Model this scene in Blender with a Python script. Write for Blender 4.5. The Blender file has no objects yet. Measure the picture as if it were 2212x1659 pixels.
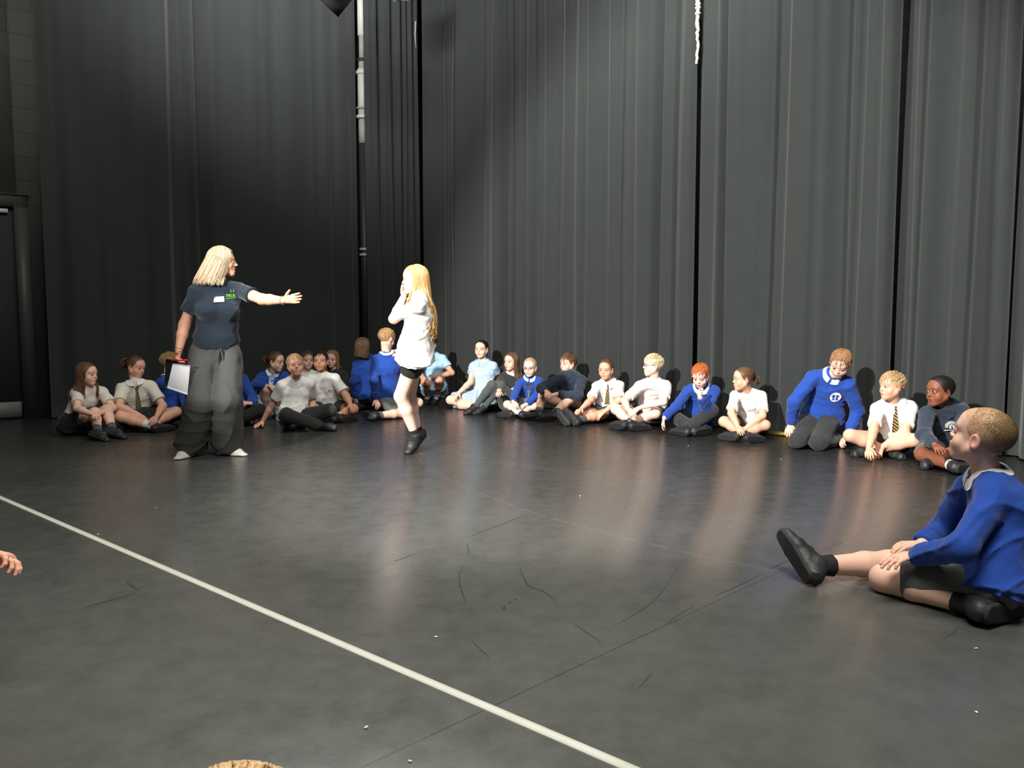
import bpy, math, random
import numpy as np
from mathutils import Vector, Matrix

# ---------------------------------------------------------------- camera
FPX, CX, CY = 1700.0, 1106.0, 829.5
CAMZ, PITCH = 1.06, math.radians(4.59)
scn = bpy.context.scene
col = scn.collection
cam_d = bpy.data.cameras.new('camera'); cam = bpy.data.objects.new('camera', cam_d); col.objects.link(cam)
cam.location = (0, 0, CAMZ); cam.rotation_euler = (math.pi/2 - PITCH, 0, 0)
cam_d.sensor_fit = 'HORIZONTAL'; cam_d.sensor_width = 36.0; cam_d.lens = FPX/2212*36.0
cam_d.clip_start = 0.05; cam_d.clip_end = 60
scn.camera = cam
# ---------------------------------------------------------------- world, lights, exposure
world = bpy.data.worlds.new('world'); scn.world = world; world.use_nodes = True
world.node_tree.nodes['Background'].inputs[0].default_value = (0.9, 0.95, 1.0, 1)
world.node_tree.nodes['Background'].inputs[1].default_value = 0.0
def lamp(name, kind, loc, target, power, color=(1, 1, 1), size=0.3, size_y=None, spot=None, blend=0.5, spread=None):
    d = bpy.data.lights.new(name, kind); d.energy = power; d.color = color
    if kind == 'AREA':
        d.size = size
        if size_y: d.shape = 'RECTANGLE'; d.size_y = size_y
    else:
        d.shadow_soft_size = size
    if spread: d.spread = math.radians(spread)
    if spot: d.spot_size = math.radians(spot); d.spot_blend = blend
    o = bpy.data.objects.new(name, d); col.objects.link(o); o.location = loc
    o.rotation_euler = (Vector(target) - Vector(loc)).to_track_quat('-Z', 'Y').to_euler()
    return o
lamp('key_spot', 'SPOT', (-4.2, -0.6, 4.3), (1.7, 7.6, 0.9), 8600, (1, 0.965, 0.92), 0.10, spot=45, blend=0.45)
lamp('fill_spot', 'SPOT', (2.2, -1.6, 3.8), (-3.1, 6.9, 0.0), 7600, (1, 0.965, 0.91), 0.25, spot=34, blend=0.8)
lamp('house_light_front', 'AREA', (0.5, 1.2, 5.6), (0.5, 1.2, 0), 440, (1, 0.99, 0.93), 3.0, 2.0)
lamp('house_light_back', 'AREA', (-0.3, 5.6, 5.6), (-0.3, 5.6, 0), 150, (1, 0.99, 0.93), 3.0, 1.2)
lamp('top_light_left', 'AREA', (-2.3, 6.2, 5.0), (-2.6, 9.8, 5.5), 130, (1, 0.98, 0.94), 1.4, 0.5, spread=88)
lamp('top_light_right', 'AREA', (0.6, 5.4, 5.2), (1.2, 8.8, 5.4), 85, (1, 0.98, 0.94), 1.4, 0.5, spread=95)
lamp('door_wall_fill', 'AREA', (-3.9, 5.2, 4.8), (-5.8, 8.0, 4.6), 32, (1, 0.97, 0.9), 0.8, 0.5, spread=90)  # added fill with no fixture behind it, brightens the block wall by the door
scn.view_settings.view_transform = 'Standard'; scn.view_settings.look = 'None'
scn.view_settings.gamma = 1.0; scn.view_settings.use_curve_mapping = False
scn.view_settings.exposure = 0.0
# ---------------------------------------------------------------- projection helpers (photo pixel -> point in the room)
CP, SP = math.cos(PITCH), math.sin(PITCH)
CAM = np.array([0, 0, CAMZ])
def ray(px, py):
    u, v = (px-CX)/FPX, (CY-py)/FPX
    return np.array([u, CP + v*SP, -SP + v*CP])
def atY(px, py, Y):
    d = ray(px, py); return CAM + d*(Y/d[1])
def atZ(px, py, z=0.0):
    d = ray(px, py); return CAM + d*((z-CAMZ)/d[2])
def project(p):
    q = p - CAM
    f = q[..., 1]*CP - q[..., 2]*SP; up = q[..., 1]*SP + q[..., 2]*CP
    return np.stack([CX + FPX*q[..., 0]/f, CY - FPX*up/f], -1), f
def nrm(v):
    v = np.asarray(v, float); return v/max(1e-9, np.linalg.norm(v))
# ---------------------------------------------------------------- materials
def s2l(c): return tuple((x/255/12.92 if x/255 <= .04045 else ((x/255+.055)/1.055)**2.4) for x in c)
MATS = {}
def mat(key, color, rough=.9, noise=.0, nscale=20, bump=.0, bscale=60, sheen=0, spec=.3, metal=0, attr=False, sss=0, emis=0):
    if key in MATS: return MATS[key]
    m = bpy.data.materials.new(key); m.use_nodes = True; nt = m.node_tree; b = nt.nodes['Principled BSDF']
    b.inputs['Base Color'].default_value = (*color, 1); b.inputs['Roughness'].default_value = rough
    b.inputs['Specular IOR Level'].default_value = spec; b.inputs['Metallic'].default_value = metal
    if sheen: b.inputs['Sheen Weight'].default_value = sheen
    if sss:
        b.inputs['Subsurface Weight'].default_value = sss; b.inputs['Subsurface Radius'].default_value = (.02, .008, .004)
        b.inputs['Subsurface Scale'].default_value = .4
    tc = nt.nodes.new('ShaderNodeTexCoord')
    src = None
    if attr:
        a = nt.nodes.new('ShaderNodeAttribute'); a.attribute_name = 'Col'; src = a.outputs['Color']
    if noise:
        n = nt.nodes.new('ShaderNodeTexNoise'); n.inputs['Scale'].default_value = nscale; n.inputs['Detail'].default_value = 5
        nt.links.new(tc.outputs['Object'], n.inputs['Vector'])
        mr = nt.nodes.new('ShaderNodeMapRange'); mr.inputs[3].default_value = 1-noise; mr.inputs[4].default_value = 1+noise
        nt.links.new(n.outputs['Fac'], mr.inputs[0])
        mx = nt.nodes.new('ShaderNodeVectorMath'); mx.operation = 'SCALE'
        if src is not None: nt.links.new(src, mx.inputs[0])
        else: mx.inputs[0].default_value = color
        nt.links.new(mr.outputs[0], mx.inputs['Scale']); src = mx.outputs[0]
    if src is not None: nt.links.new(src, b.inputs['Base Color'])
    if bump:
        n = nt.nodes.new('ShaderNodeTexNoise'); n.inputs['Scale'].default_value = bscale; n.inputs['Detail'].default_value = 6
        nt.links.new(tc.outputs['Object'], n.inputs['Vector'])
        bp = nt.nodes.new('ShaderNodeBump'); bp.inputs['Strength'].default_value = bump; bp.inputs['Distance'].default_value = .01
        nt.links.new(n.outputs['Fac'], bp.inputs['Height']); nt.links.new(bp.outputs[0], b.inputs['Normal'])
    MATS[key] = m; return m
# ---------------------------------------------------------------- mesh helpers
def quads_mesh(name, V, Q, mats, cols=None, smooth=True, midx=None):
    V = np.asarray(V, np.float32); Q = np.asarray(Q, np.int32)
    me = bpy.data.meshes.new(name); n = len(Q)
    me.vertices.add(len(V)); me.vertices.foreach_set('co', V.ravel())
    me.loops.add(n*4); me.loops.foreach_set('vertex_index', Q.ravel())
    me.polygons.add(n); me.polygons.foreach_set('loop_start', np.arange(0, n*4, 4, dtype=np.int32))
    if smooth: me.polygons.foreach_set('use_smooth', np.ones(n, bool))
    if midx is not None: me.polygons.foreach_set('material_index', np.asarray(midx, np.int32))
    me.update(calc_edges=True)
    if cols is not None:
        a = me.color_attributes.new('Col', 'FLOAT_COLOR', 'POINT')
        c = np.ones((len(V), 4), np.float32); c[:, :3] = cols; a.data.foreach_set('color', c.ravel())
    for m in (mats if isinstance(mats, (list, tuple)) else [mats]): me.materials.append(m)
    return me
def add(name, me, parent=None, origin=None, **props):
    o = bpy.data.objects.new(name, me); col.objects.link(o)
    if parent is not None: o.parent = parent
    for k, v in props.items(): o[k] = v
    return o
class Acc:
    """collects quad pieces into one mesh"""
    def __init__(s): s.V = []; s.Q = []; s.C = []; s.n = 0
    def add(s, V, Q, c=(1, 1, 1)):
        V = np.asarray(V, float); Q = np.asarray(Q, int)
        if len(V) == 0: return
        s.V.append(V); s.Q.append(Q+s.n); s.n += len(V)
        c = np.asarray(c, float)
        s.C.append(np.broadcast_to(c, (len(V), 3)) if c.ndim == 1 else c)
    def box(s, lo, hi, R=None, t=None, c=(1, 1, 1)):
        lo = np.array(lo, float); hi = np.array(hi, float)
        V = np.array([[(lo, hi)[(i >> k) & 1][k] for k in range(3)] for i in range(8)])
        if R is not None: V = V @ np.asarray(R).T
        if t is not None: V = V + np.asarray(t)
        s.add(V, [[0, 2, 3, 1], [4, 5, 7, 6], [0, 1, 5, 4], [2, 6, 7, 3], [0, 4, 6, 2], [1, 3, 7, 5]], c)
    def tube(s, pts, rad, sides=6, c=(1, 1, 1), flat=1.0, closed=False):
        pts = np.asarray(pts, float); n = len(pts); rad = np.broadcast_to(np.asarray(rad, float), (n,))
        T = np.gradient(pts, axis=0); T /= np.linalg.norm(T, axis=1, keepdims=True)+1e-9
        if closed: T = np.roll(pts, -1, 0)-np.roll(pts, 1, 0); T /= np.linalg.norm(T, axis=1, keepdims=True)+1e-9
        ref = np.array([.31, .17, .93]); 
        if abs(T[0]@ref) > .9: ref = np.array([1., 0, 0])
        U = np.cross(T, ref); U /= np.linalg.norm(U, axis=1, keepdims=True)+1e-9; W = np.cross(T, U)
        a = np.arange(sides)*2*math.pi/sides
        V = pts[:, None]+rad[:, None, None]*(np.cos(a)[None, :, None]*U[:, None]+flat*np.sin(a)[None, :, None]*W[:, None])
        if not closed:
            V = np.concatenate([np.broadcast_to(pts[0], (1, sides, 3)), V, np.broadcast_to(pts[-1], (1, sides, 3))])
        m = len(V); i, j = np.meshgrid(np.arange(m if closed else m-1), np.arange(sides), indexing='ij'); j2 = (j+1) % sides; i2 = (i+1) % m
        Q = np.stack([i*sides+j, i*sides+j2, i2*sides+j2, i2*sides+j], -1).reshape(-1, 4)
        s.add(V.reshape(-1, 3), Q, c)
    def grid(s, G, thick=0, c=(1, 1, 1), N=None):
        """G (n,m,3) sheet; given a thickness it becomes a closed slab along normal N"""
        G = np.asarray(G, float); n, m = G.shape[:2]
        i, j = np.meshgrid(np.arange(n-1), np.arange(m-1), indexing='ij')
        Q = np.stack([i*m+j, (i+1)*m+j, (i+1)*m+j+1, i*m+j+1], -1).reshape(-1, 4)
        if not thick: s.add(G.reshape(-1, 3), Q, c); return
        if N is None:
            du = np.gradient(G, axis=0); dv = np.gradient(G, axis=1); N = np.cross(du, dv); N /= np.linalg.norm(N, axis=-1, keepdims=True)+1e-9
        B = (G-np.asarray(N)*thick).reshape(-1, 3); k = n*m
        ring = [a*m for a in range(n)]+[(n-1)*m+b for b in range(1, m)]+[a*m+m-1 for a in range(n-2, -1, -1)]+[b for b in range(m-2, 0, -1)]
        S = [[ring[a], ring[(a+1) % len(ring)], ring[(a+1) % len(ring)]+k, ring[a]+k] for a in range(len(ring))]
        s.add(np.concatenate([G.reshape(-1, 3), B]), np.concatenate([Q, Q[:, ::-1]+k, np.array(S)]), c)
    def mesh(s, name, mats, cols=False, smooth=True, origin=(0, 0, 0)):
        V = np.concatenate(s.V)-np.asarray(origin)
        return quads_mesh(name, V, np.concatenate(s.Q), mats, np.concatenate(s.C) if cols else None, smooth)
# ---------------------------------------------------------------- signed distance fields and surface nets
def rcone(a, b, ra, rb=None, cutb=False, cuta=False):
    a = np.asarray(a, float); b = np.asarray(b, float); rb = ra if rb is None else rb
    ab = b-a; L2 = max(ab@ab, 1e-9); L = math.sqrt(L2)
    def f(P):
        q = P-a; t = (q@ab)/L2; h = np.clip(t, 0, 1)
        d = np.sqrt(np.maximum(((q-h[..., None]*ab)**2).sum(-1), 0))-(ra+(rb-ra)*h)
        if cutb: d = np.maximum(np.sqrt(np.maximum(((q-t[..., None]*ab)**2).sum(-1), 0))-(ra+(rb-ra)*np.clip(t, 0, 1.3)) if cutb else d, (t-1)*L)
        if cutb: d = np.where(t < 0, np.sqrt((q**2).sum(-1))-ra, d)
        if cuta: d = np.maximum(d, -t*L)
        return d
    r = max(ra, rb); return f, np.minimum(a, b)-r, np.maximum(a, b)+r
def ell(c, R, rad):
    c = np.asarray(c, float); R = np.asarray(R, float); rad = np.asarray(rad, float); m = rad.min()
    def f(P):
        q = (P-c)@R
        k0 = np.sqrt(((q/rad)**2).sum(-1)); k1 = np.sqrt(((q/rad**2)**2).sum(-1))+1e-9
        return k0*(k0-1)/k1
    e = np.sqrt(((R*rad)**2).sum(1)); return f, c-e, c+e
I3 = np.eye(3)
def ellcone(a, b, side, wa, da, wb, db, cutb=False, cuta=False):
    a = np.asarray(a, float); b = np.asarray(b, float); t = b-a; L = np.linalg.norm(t); t = t/L
    side = np.asarray(side, float); side = nrm(side-(side@t)*t); fr = np.cross(t, side)
    def f(P):
        q = P-a; h0 = (q@t)/L; h = np.clip(h0, 0, 1); u = q@side; v = q@fr
        w = wa+(wb-wa)*h; d = da+(db-da)*h; e = (h0-h)*L
        m = np.minimum(w, d)
        if cutb: e = np.where(h0 > 1, 0, e)
        if cuta: e = np.where(h0 < 0, 0, e)
        r = np.sqrt((u/w)**2+(v/d)**2+(e/m)**2); o = (r-1)*m
        if cutb: o = np.maximum(o, (h0-1)*L)
        if cuta: o = np.maximum(o, -h0*L)
        return o
    r = max(wa, da, wb, db); return f, np.minimum(a, b)-r, np.maximum(a, b)+r
def smin(a, b, k):
    h = np.maximum(k-np.abs(a-b), 0)/k; return np.minimum(a, b)-h*h*k*.25
class Field:
    def __init__(s, k=.02): s.ops = []; s.k = k; s.noise = None
    def add(s, prim, k=None): s.ops.append(('add', prim, s.k if k is None else k)); return s
    def sub(s, prim, k=.004): s.ops.append(('sub', prim, k)); return s
    def cut(s, p, n): s.ops.append(('cut', (np.asarray(p, float), nrm(n)), 0)); return s   # removes the side n points to
    def bounds(s):
        lo = np.min([o[1][1] for o in s.ops if o[0] == 'add'], 0); hi = np.max([o[1][2] for o in s.ops if o[0] == 'add'], 0); return lo, hi
    def ev(s, P):
        D = np.full(P.shape[:-1], .3)
        for op, pr, k in s.ops:
            if op == 'add': D = smin(D, pr[0](P), k)
            elif op == 'sub': D = -smin(-D, pr[0](P), k)
            else: D = np.maximum(D, (P-pr[0])@pr[1])
        return D
    def evn(s, P):
        D = s.ev(P)
        if s.noise is not None: D = D+s.noise[0]*folds(P.reshape(-1, 3), s.noise[1], s.noise[2]).reshape(D.shape)
        return D
    def grad(s, P, e=.002):
        g = np.stack([s.ev(P+d)-s.ev(P-d) for d in np.eye(3)*e], -1); return g/(np.linalg.norm(g, axis=-1, keepdims=True)+1e-9)
    def mesh(s, vox):
        lo, hi = s.bounds(); pad = .012+2*vox; lo = lo-pad; hi = hi+pad
        n = np.ceil((hi-lo)/vox).astype(int)+1
        ax = [lo[i]+np.arange(n[i])*vox for i in range(3)]
        D = np.full(n, .3, np.float32)
        for op, pr, k in s.ops:
            if op == 'cut':
                c = pr[1]; D = np.maximum(D, ((ax[0]-pr[0][0])*c[0])[:, None, None]+((ax[1]-pr[0][1])*c[1])[None, :, None]+((ax[2]-pr[0][2])*c[2])[None, None, :]); continue
            m = max(k, .0)+2*vox+.006
            i0 = np.maximum(((pr[1]-m-lo)/vox).astype(int), 0); i1 = np.minimum(((pr[2]+m-lo)/vox).astype(int)+2, n)
            if (i1 <= i0).any(): continue
            sl = tuple(slice(i0[i], i1[i]) for i in range(3))
            P = np.stack(np.meshgrid(*[ax[i][sl[i]] for i in range(3)], indexing='ij'), -1)
            d = pr[0](P)
            if op == 'add': D[sl] = smin(D[sl], d, k)
            else: D[sl] = -smin(-D[sl], d, k)
        if s.noise is not None:
            amp, seed, sc = s.noise; msk = np.abs(D) < .03; idx = np.nonzero(msk)
            P = np.stack([ax[0][idx[0]], ax[1][idx[1]], ax[2][idx[2]]], -1)
            D[msk] += amp*folds(P, seed, sc)
        return nets(D, lo, vox)
def folds(P, seed, sc=1.0):
    """cloth creases: ridged low noise with finer ripples, all smooth in space"""
    r = np.random.RandomState(seed)
    def wav(Q, f, k=6):
        o = 0
        for _ in range(k):
            d = r.randn(3); d /= np.linalg.norm(d); o = o+np.sin((Q@d)*f*r.uniform(.7, 1.3)+r.rand()*6.3)
        return o/math.sqrt(k)
    w = np.stack([wav(P, 9*sc, 4) for _ in range(3)], -1)*.022/sc
    Q = (P+w)
    a = wav(Q, 22*sc); b = wav(Q+w*.5, 46*sc); c = wav(Q, 95*sc, 5)
    return -(np.clip(1-np.abs(a)*1.7, 0, 1)**1.7)*1.5-(np.clip(1-np.abs(b)*2.0, 0, 1)**1.5)*.75+a*.45+c*.12+.35
def nets(D, lo, vox):
    n = np.array(D.shape); cs = tuple(n-1)
    acc = np.zeros(cs+(3,), np.float32); cnt = np.zeros(cs, np.float32); S = D < 0
    for a in range(3):
        b, c = [x for x in range(3) if x != a]
        s0 = [slice(None)]*3; s1 = [slice(None)]*3; s0[a] = slice(0, -1); s1[a] = slice(1, None)
        A = D[tuple(s0)]; B = D[tuple(s1)]; cr = S[tuple(s0)] != S[tuple(s1)]
        idx = np.nonzero(cr)
        if len(idx[0]) == 0: continue
        da = A[idx]; db = B[idx]; t = da/(da-db)
        for ob in (0, 1):
            for oc in (0, 1):
                ci = [idx[0].copy(), idx[1].copy(), idx[2].copy()]; ci[b] = ci[b]-ob; ci[c] = ci[c]-oc
                ok = (ci[b] >= 0) & (ci[b] < cs[b]) & (ci[c] >= 0) & (ci[c] < cs[c])
                ii = tuple(x[ok] for x in ci); pos = np.zeros((ok.sum(), 3), np.float32)
                pos[:, a] = t[ok]; pos[:, b] = ob; pos[:, c] = oc
                fi = np.ravel_multi_index(ii, cs)
                af = acc.reshape(-1, 3); af[fi] += pos; cnt.reshape(-1)[fi] += 1
    act = cnt > 0; ids = np.full(cs, -1, np.int64); ids[act] = np.arange(act.sum())
    w = np.stack(np.nonzero(act), -1)
    V = lo+(w+acc[act]/cnt[act][:, None])*vox
    Qs = []
    for a in range(3):
        b, c = [(a+1) % 3, (a+2) % 3]
        s0 = [slice(None)]*3; s1 = [slice(None)]*3; s0[a] = slice(0, -1); s1[a] = slice(1, None)
        x0 = S[tuple(s0)]; x1 = S[tuple(s1)]; idx = np.nonzero(x0 != x1)
        if len(idx[0]) == 0: continue
        ok = (idx[b] > 0) & (idx[c] > 0) & (idx[b] < cs[b]) & (idx[c] < cs[c]); idx = tuple(x[ok] for x in idx)
        def cell(ob, oc):
            ci = list(idx); ci[b] = ci[b]-ob; ci[c] = ci[c]-oc; return ids[tuple(ci)]
        q = np.stack([cell(1, 1), cell(0, 1), cell(0, 0), cell(1, 0)], -1); inside = x0[idx]
        q[~inside] = q[~inside][:, ::-1]; Qs.append(q)
    Q = np.concatenate(Qs); return V, Q[(Q >= 0).all(1)]
def trace(field, P, d, steps=28, gap=.0):
    """slide points P along d until they meet the field's surface"""
    P = np.array(P, float)
    for _ in range(steps):
        v = field.evn(P)-gap; P = P+np.clip(v, -.02, .05)[..., None]*d*.9
    return P

FLOORC = (.084, .085, .077); FLOORR = .17; CURC = (.029, .033, .032)
# ---------------------------------------------------------------- the room: two curtained walls meeting in a corner
C0 = atZ(905, 852)[:2]; dL = nrm(atZ(100, 908)[:2]-C0); dR = nrm(atZ(2212, 996)[:2]-C0)
nL = np.array([-dL[1], dL[0]]); nL = nL if nL@(-C0) > 0 else -nL
nR = np.array([-dR[1], dR[0]]); nR = nR if nR@(-C0) > 0 else -nR
def s_of(px, o, d, py=500):
    r = ray(px, py)[:2]; A = np.array([[d[0], -r[0]], [d[1], -r[1]]]); return np.linalg.solve(A, -o)[0]
def wallpt(px, py, o, d):
    s = s_of(px, o, d, py); p = o+d*s; k = p[1]/ray(px, py)[1]; return s, CAMZ+ray(px, py)[2]*k
# floor
fm = bpy.data.materials.new('vinyl_floor'); fm.use_nodes = True; nt = fm.node_tree; bs = nt.nodes['Principled BSDF']; Lk = nt.links.new
def N(t, **k):
    n = nt.nodes.new(t)
    for a, v in k.items():
        if a == 'op': n.operation = v
        elif isinstance(a, str) and a.startswith('i'): n.inputs[int(a[1:])].default_value = v
    return n
tc = N('ShaderNodeTexCoord')
n1 = N('ShaderNodeTexNoise'); n1.inputs['Scale'].default_value = 1.1; n1.inputs['Detail'].default_value = 6; Lk(tc.outputs['Object'], n1.inputs['Vector'])
n2 = N('ShaderNodeTexNoise'); n2.inputs['Scale'].default_value = 9; n2.inputs['Detail'].default_value = 8; n2.inputs['Roughness'].default_value = .65; Lk(tc.outputs['Object'], n2.inputs['Vector'])
n3 = N('ShaderNodeTexNoise'); n3.inputs['Scale'].default_value = 260; Lk(tc.outputs['Object'], n3.inputs['Vector'])
def mth(op, a, b=None, c=None):
    n = N('ShaderNodeMath', op=op)
    for i, v in enumerate((a, b, c)):
        if v is None: continue
        if hasattr(v, 'links'): Lk(v, n.inputs[i])
        else: n.inputs[i].default_value = v
    return n.outputs[0]
mixn = mth('ADD', mth('MULTIPLY', n1.outputs['Fac'], .5), mth('MULTIPLY', n2.outputs['Fac'], .5))
fac = mth('ADD', mth('MULTIPLY', mth('SUBTRACT', mixn, .5), 1.35), 1.0)
fac = mth('MULTIPLY', fac, mth('ADD', mth('MULTIPLY', n3.outputs['Fac'], .25), .875))
# scuffs: thin bent dark lines, only where a slow mask allows them
def scuffs(scale, width, seed, thr):
    mp = N('ShaderNodeMapping'); mp.inputs['Location'].default_value = (seed, seed*.7, 0); mp.inputs['Rotation'].default_value = (0, 0, seed); mp.inputs['Scale'].default_value = (1, .55, 1); Lk(tc.outputs['Object'], mp.inputs['Vector'])
    w = N('ShaderNodeTexNoise'); w.inputs['Scale'].default_value = scale*.8; w.inputs['Detail'].default_value = 1; Lk(mp.outputs[0], w.inputs['Vector'])
    band = mth('LESS_THAN', mth('ABSOLUTE', mth('SUBTRACT', w.outputs['Fac'], .5)), width)
    m = N('ShaderNodeTexNoise'); m.inputs['Scale'].default_value = 2.6; m.inputs['Detail'].default_value = 3; mp2 = N('ShaderNodeMapping'); mp2.inputs['Location'].default_value = (seed*3, 5, 1); Lk(tc.outputs['Object'], mp2.inputs['Vector']); Lk(mp2.outputs[0], m.inputs['Vector'])
    return mth('MULTIPLY', band, mth('GREATER_THAN', m.outputs['Fac'], thr))
# arcs worn into the floor, and the seam between two sheets
sep = N('ShaderNodeSeparateXYZ'); Lk(tc.outputs['Object'], sep.inputs[0])
def circ3(a, b, c):
    ax, ay, bx, by, cx_, cy_ = *a, *b, *c; d = 2*(ax*(by-cy_)+bx*(cy_-ay)+cx_*(ay-by))
    ux = ((ax*ax+ay*ay)*(by-cy_)+(bx*bx+by*by)*(cy_-ay)+(cx_*cx_+cy_*cy_)*(ay-by))/d; uy = ((ax*ax+ay*ay)*(cx_-bx)+(bx*bx+by*by)*(ax-cx_)+(cx_*cx_+cy_*cy_)*(bx-ax))/d
    return (ux, uy), math.hypot(ax-ux, ay-uy)
def ring(cn, r, w):
    dx = mth('SUBTRACT', sep.outputs[0], float(cn[0])); dy = mth('SUBTRACT', sep.outputs[1], float(cn[1]))
    d = mth('SQRT', mth('ADD', mth('MULTIPLY', dx, dx), mth('MULTIPLY', dy, dy)))
    return mth('LESS_THAN', mth('ABSOLUTE', mth('SUBTRACT', d, float(r))), w)
cn1, r1 = circ3(atZ(985, 975)[:2], atZ(1330, 1024)[:2], atZ(1850, 1022)[:2])
arcs = mth('MAXIMUM', ring(cn1, r1, .006), mth('MULTIPLY', ring(cn1, r1+.07, .008), .5))
cn2, r2 = circ3(atZ(905, 925)[:2], atZ(990, 888)[:2], atZ(940, 905)[:2]); arcs = mth('MAXIMUM', arcs, mth('MULTIPLY', ring(cn2, abs(r2), .005), .6))
arcs = mth('MULTIPLY', arcs, mth('GREATER_THAN', n2.outputs['Fac'], .44))
fac = mth('ADD', fac, mth('MULTIPLY', arcs, .8))
def seam(p, q, w):
    d = nrm(q-p); return mth('LESS_THAN', mth('ABSOLUTE', mth('ADD', mth('ADD', mth('MULTIPLY', sep.outputs[0], float(-d[1])), mth('MULTIPLY', sep.outputs[1], float(d[0]))), float(d[1]*p[0]-d[0]*p[1]))), w)
sm = seam(atZ(780, 1659)[:2], atZ(1040, 1537)[:2], .0022)
fac = mth('MULTIPLY', fac, mth('SUBTRACT', 1.0, mth('MULTIPLY', sm, .5)))
vm = N('ShaderNodeVectorMath', op='SCALE'); vm.inputs[0].default_value = FLOORC; Lk(fac, vm.inputs['Scale']); Lk(vm.outputs[0], bs.inputs['Base Color'])
Lk(mth('ADD', mth('MULTIPLY', n2.outputs['Fac'], .22), FLOORR), bs.inputs['Roughness']); bs.inputs['Specular IOR Level'].default_value = .5
bp = N('ShaderNodeBump'); bp.inputs['Strength'].default_value = .10; bp.inputs['Distance'].default_value = .01; Lk(n2.outputs['Fac'], bp.inputs['Height']); Lk(bp.outputs[0], bs.inputs['Normal'])
A = Acc(); A.box((-13, -7, -.05), (10, 13, 0)); add('floor', A.mesh('floor', fm, smooth=False), kind='structure')
SC = []
for cx_, pts in ((1, [(343, 403), (400, 380), (480, 350), (535, 330)]), (.8, [(327, 430), (331, 450), (330, 470)]), (.9, [(310, 505), (302, 535), (300, 560), (312, 600), (325, 635)]), (1.1, [(505, 510), (518, 545), (535, 575), (570, 585), (600, 600), (630, 625)]),
                 (1.6, [(448, 657), (456, 640)]), (1.5, [(466, 632), (478, 626)]), (1.3, [(486, 622), (496, 615)]), (.6, [(820, 710), (870, 685), (910, 660), (960, 625), (1000, 575), (1040, 510)]), (.6, [(1165, 605), (1210, 588), (1270, 560), (1330, 530)]),
                 (.9, [(1350, 515), (1385, 500), (1425, 482)]), (.6, [(690, 700), (730, 730), (780, 762)]), (.6, [(340, 755), (370, 785), (405, 818)]), (.6, [(905, 920), (930, 895), (952, 868)]), (.8, [(80, 490), (115, 478), (150, 465)]), (.8, [(1940, 752), (1965, 738), (1990, 715)]), (.5, [(1000, 700), (1060, 660), (1100, 640)])):
    SC.append((cx_, [(800+.6383*x, 900+.6383*y) for x, y in pts]))
for cx_, pts in ((1.1, [(870, 1250), (930, 1225), (1130, 1170), (1260, 1135), (1400, 1090)]), (.9, [(1290, 980), (1350, 1020), (1430, 1080)]), (1.2, [(540, 1000), (605, 975)]), (1.2, [(585, 720), (605, 705)])):
    SC.append((cx_, [(x/4.74, 1050+y/4.74) for x, y in pts]))
A = Acc()
for wd, pts in SC:
    P = np.array([atZ(x, y)[:2] for x, y in pts]); t_ = np.linspace(0, len(P)-1, 4*len(P)); P = np.stack([np.interp(t_, np.arange(len(P)), P[:, k]) for k in range(2)], 1)
    for _ in range(2): P[1:-1] = (P[:-2]+2*P[1:-1]+P[2:])/4
    T_ = np.gradient(P, axis=0); T_ /= np.linalg.norm(T_, axis=1, keepdims=True); Nn = np.stack([-T_[:, 1], T_[:, 0]], 1); w_ = .0042*wd*np.sin(np.linspace(.25, math.pi-.2, len(P)))
    A.grid(np.stack([np.concatenate([P-Nn*w_[:, None], np.full((len(P), 1), .0006)], 1), np.concatenate([P+Nn*w_[:, None], np.full((len(P), 1), .0006)], 1)], 1))
scm = mat('rubber_scuff', (.042, .043, .040), rough=.5, noise=.5, nscale=50); add('scuff_marks', A.mesh('scuff_marks', scm), bpy.data.objects['floor'])
# block walls behind the curtains, ceiling and the two walls behind the viewer
bw = bpy.data.materials.new('painted_block'); bw.use_nodes = True; nt = bw.node_tree; Lk = nt.links.new
b2 = nt.nodes['Principled BSDF']; b2.inputs['Roughness'].default_value = .6
tcb = nt.nodes.new('ShaderNodeTexCoord'); br = nt.nodes.new('ShaderNodeTexBrick'); br.inputs['Scale'].default_value = 1; br.inputs['Brick Width'].default_value = .46; br.inputs['Row Height'].default_value = .255; br.inputs['Mortar Size'].default_value = .006; br.inputs['Mortar Smooth'].default_value = .3
Lk(tcb.outputs['UV'], br.inputs['Vector'])
for i, c in ((1, (.046, .048, .044)), (2, (.052, .053, .049)), (3, (.037, .038, .035))): br.inputs[i].default_value = (*c, 1)
Lk(br.outputs['Color'], b2.inputs['Base Color']); bpn = nt.nodes.new('ShaderNodeBump'); bpn.inputs['Strength'].default_value = .6; bpn.inputs['Distance'].default_value = .008; bpn.invert = True
nb_ = nt.nodes.new('ShaderNodeTexNoise'); nb_.inputs['Scale'].default_value = 60; Lk(tcb.outputs['UV'], nb_.inputs['Vector']); mm = nt.nodes.new('ShaderNodeMath'); mm.operation = 'MULTIPLY_ADD'; mm.inputs[1].default_value = .25; Lk(nb_.outputs['Fac'], mm.inputs[0]); Lk(br.outputs['Fac'], mm.inputs[2])
Lk(mm.outputs[0], bpn.inputs['Height']); Lk(bpn.outputs[0], b2.inputs['Normal'])
ZC = 6.2
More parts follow.
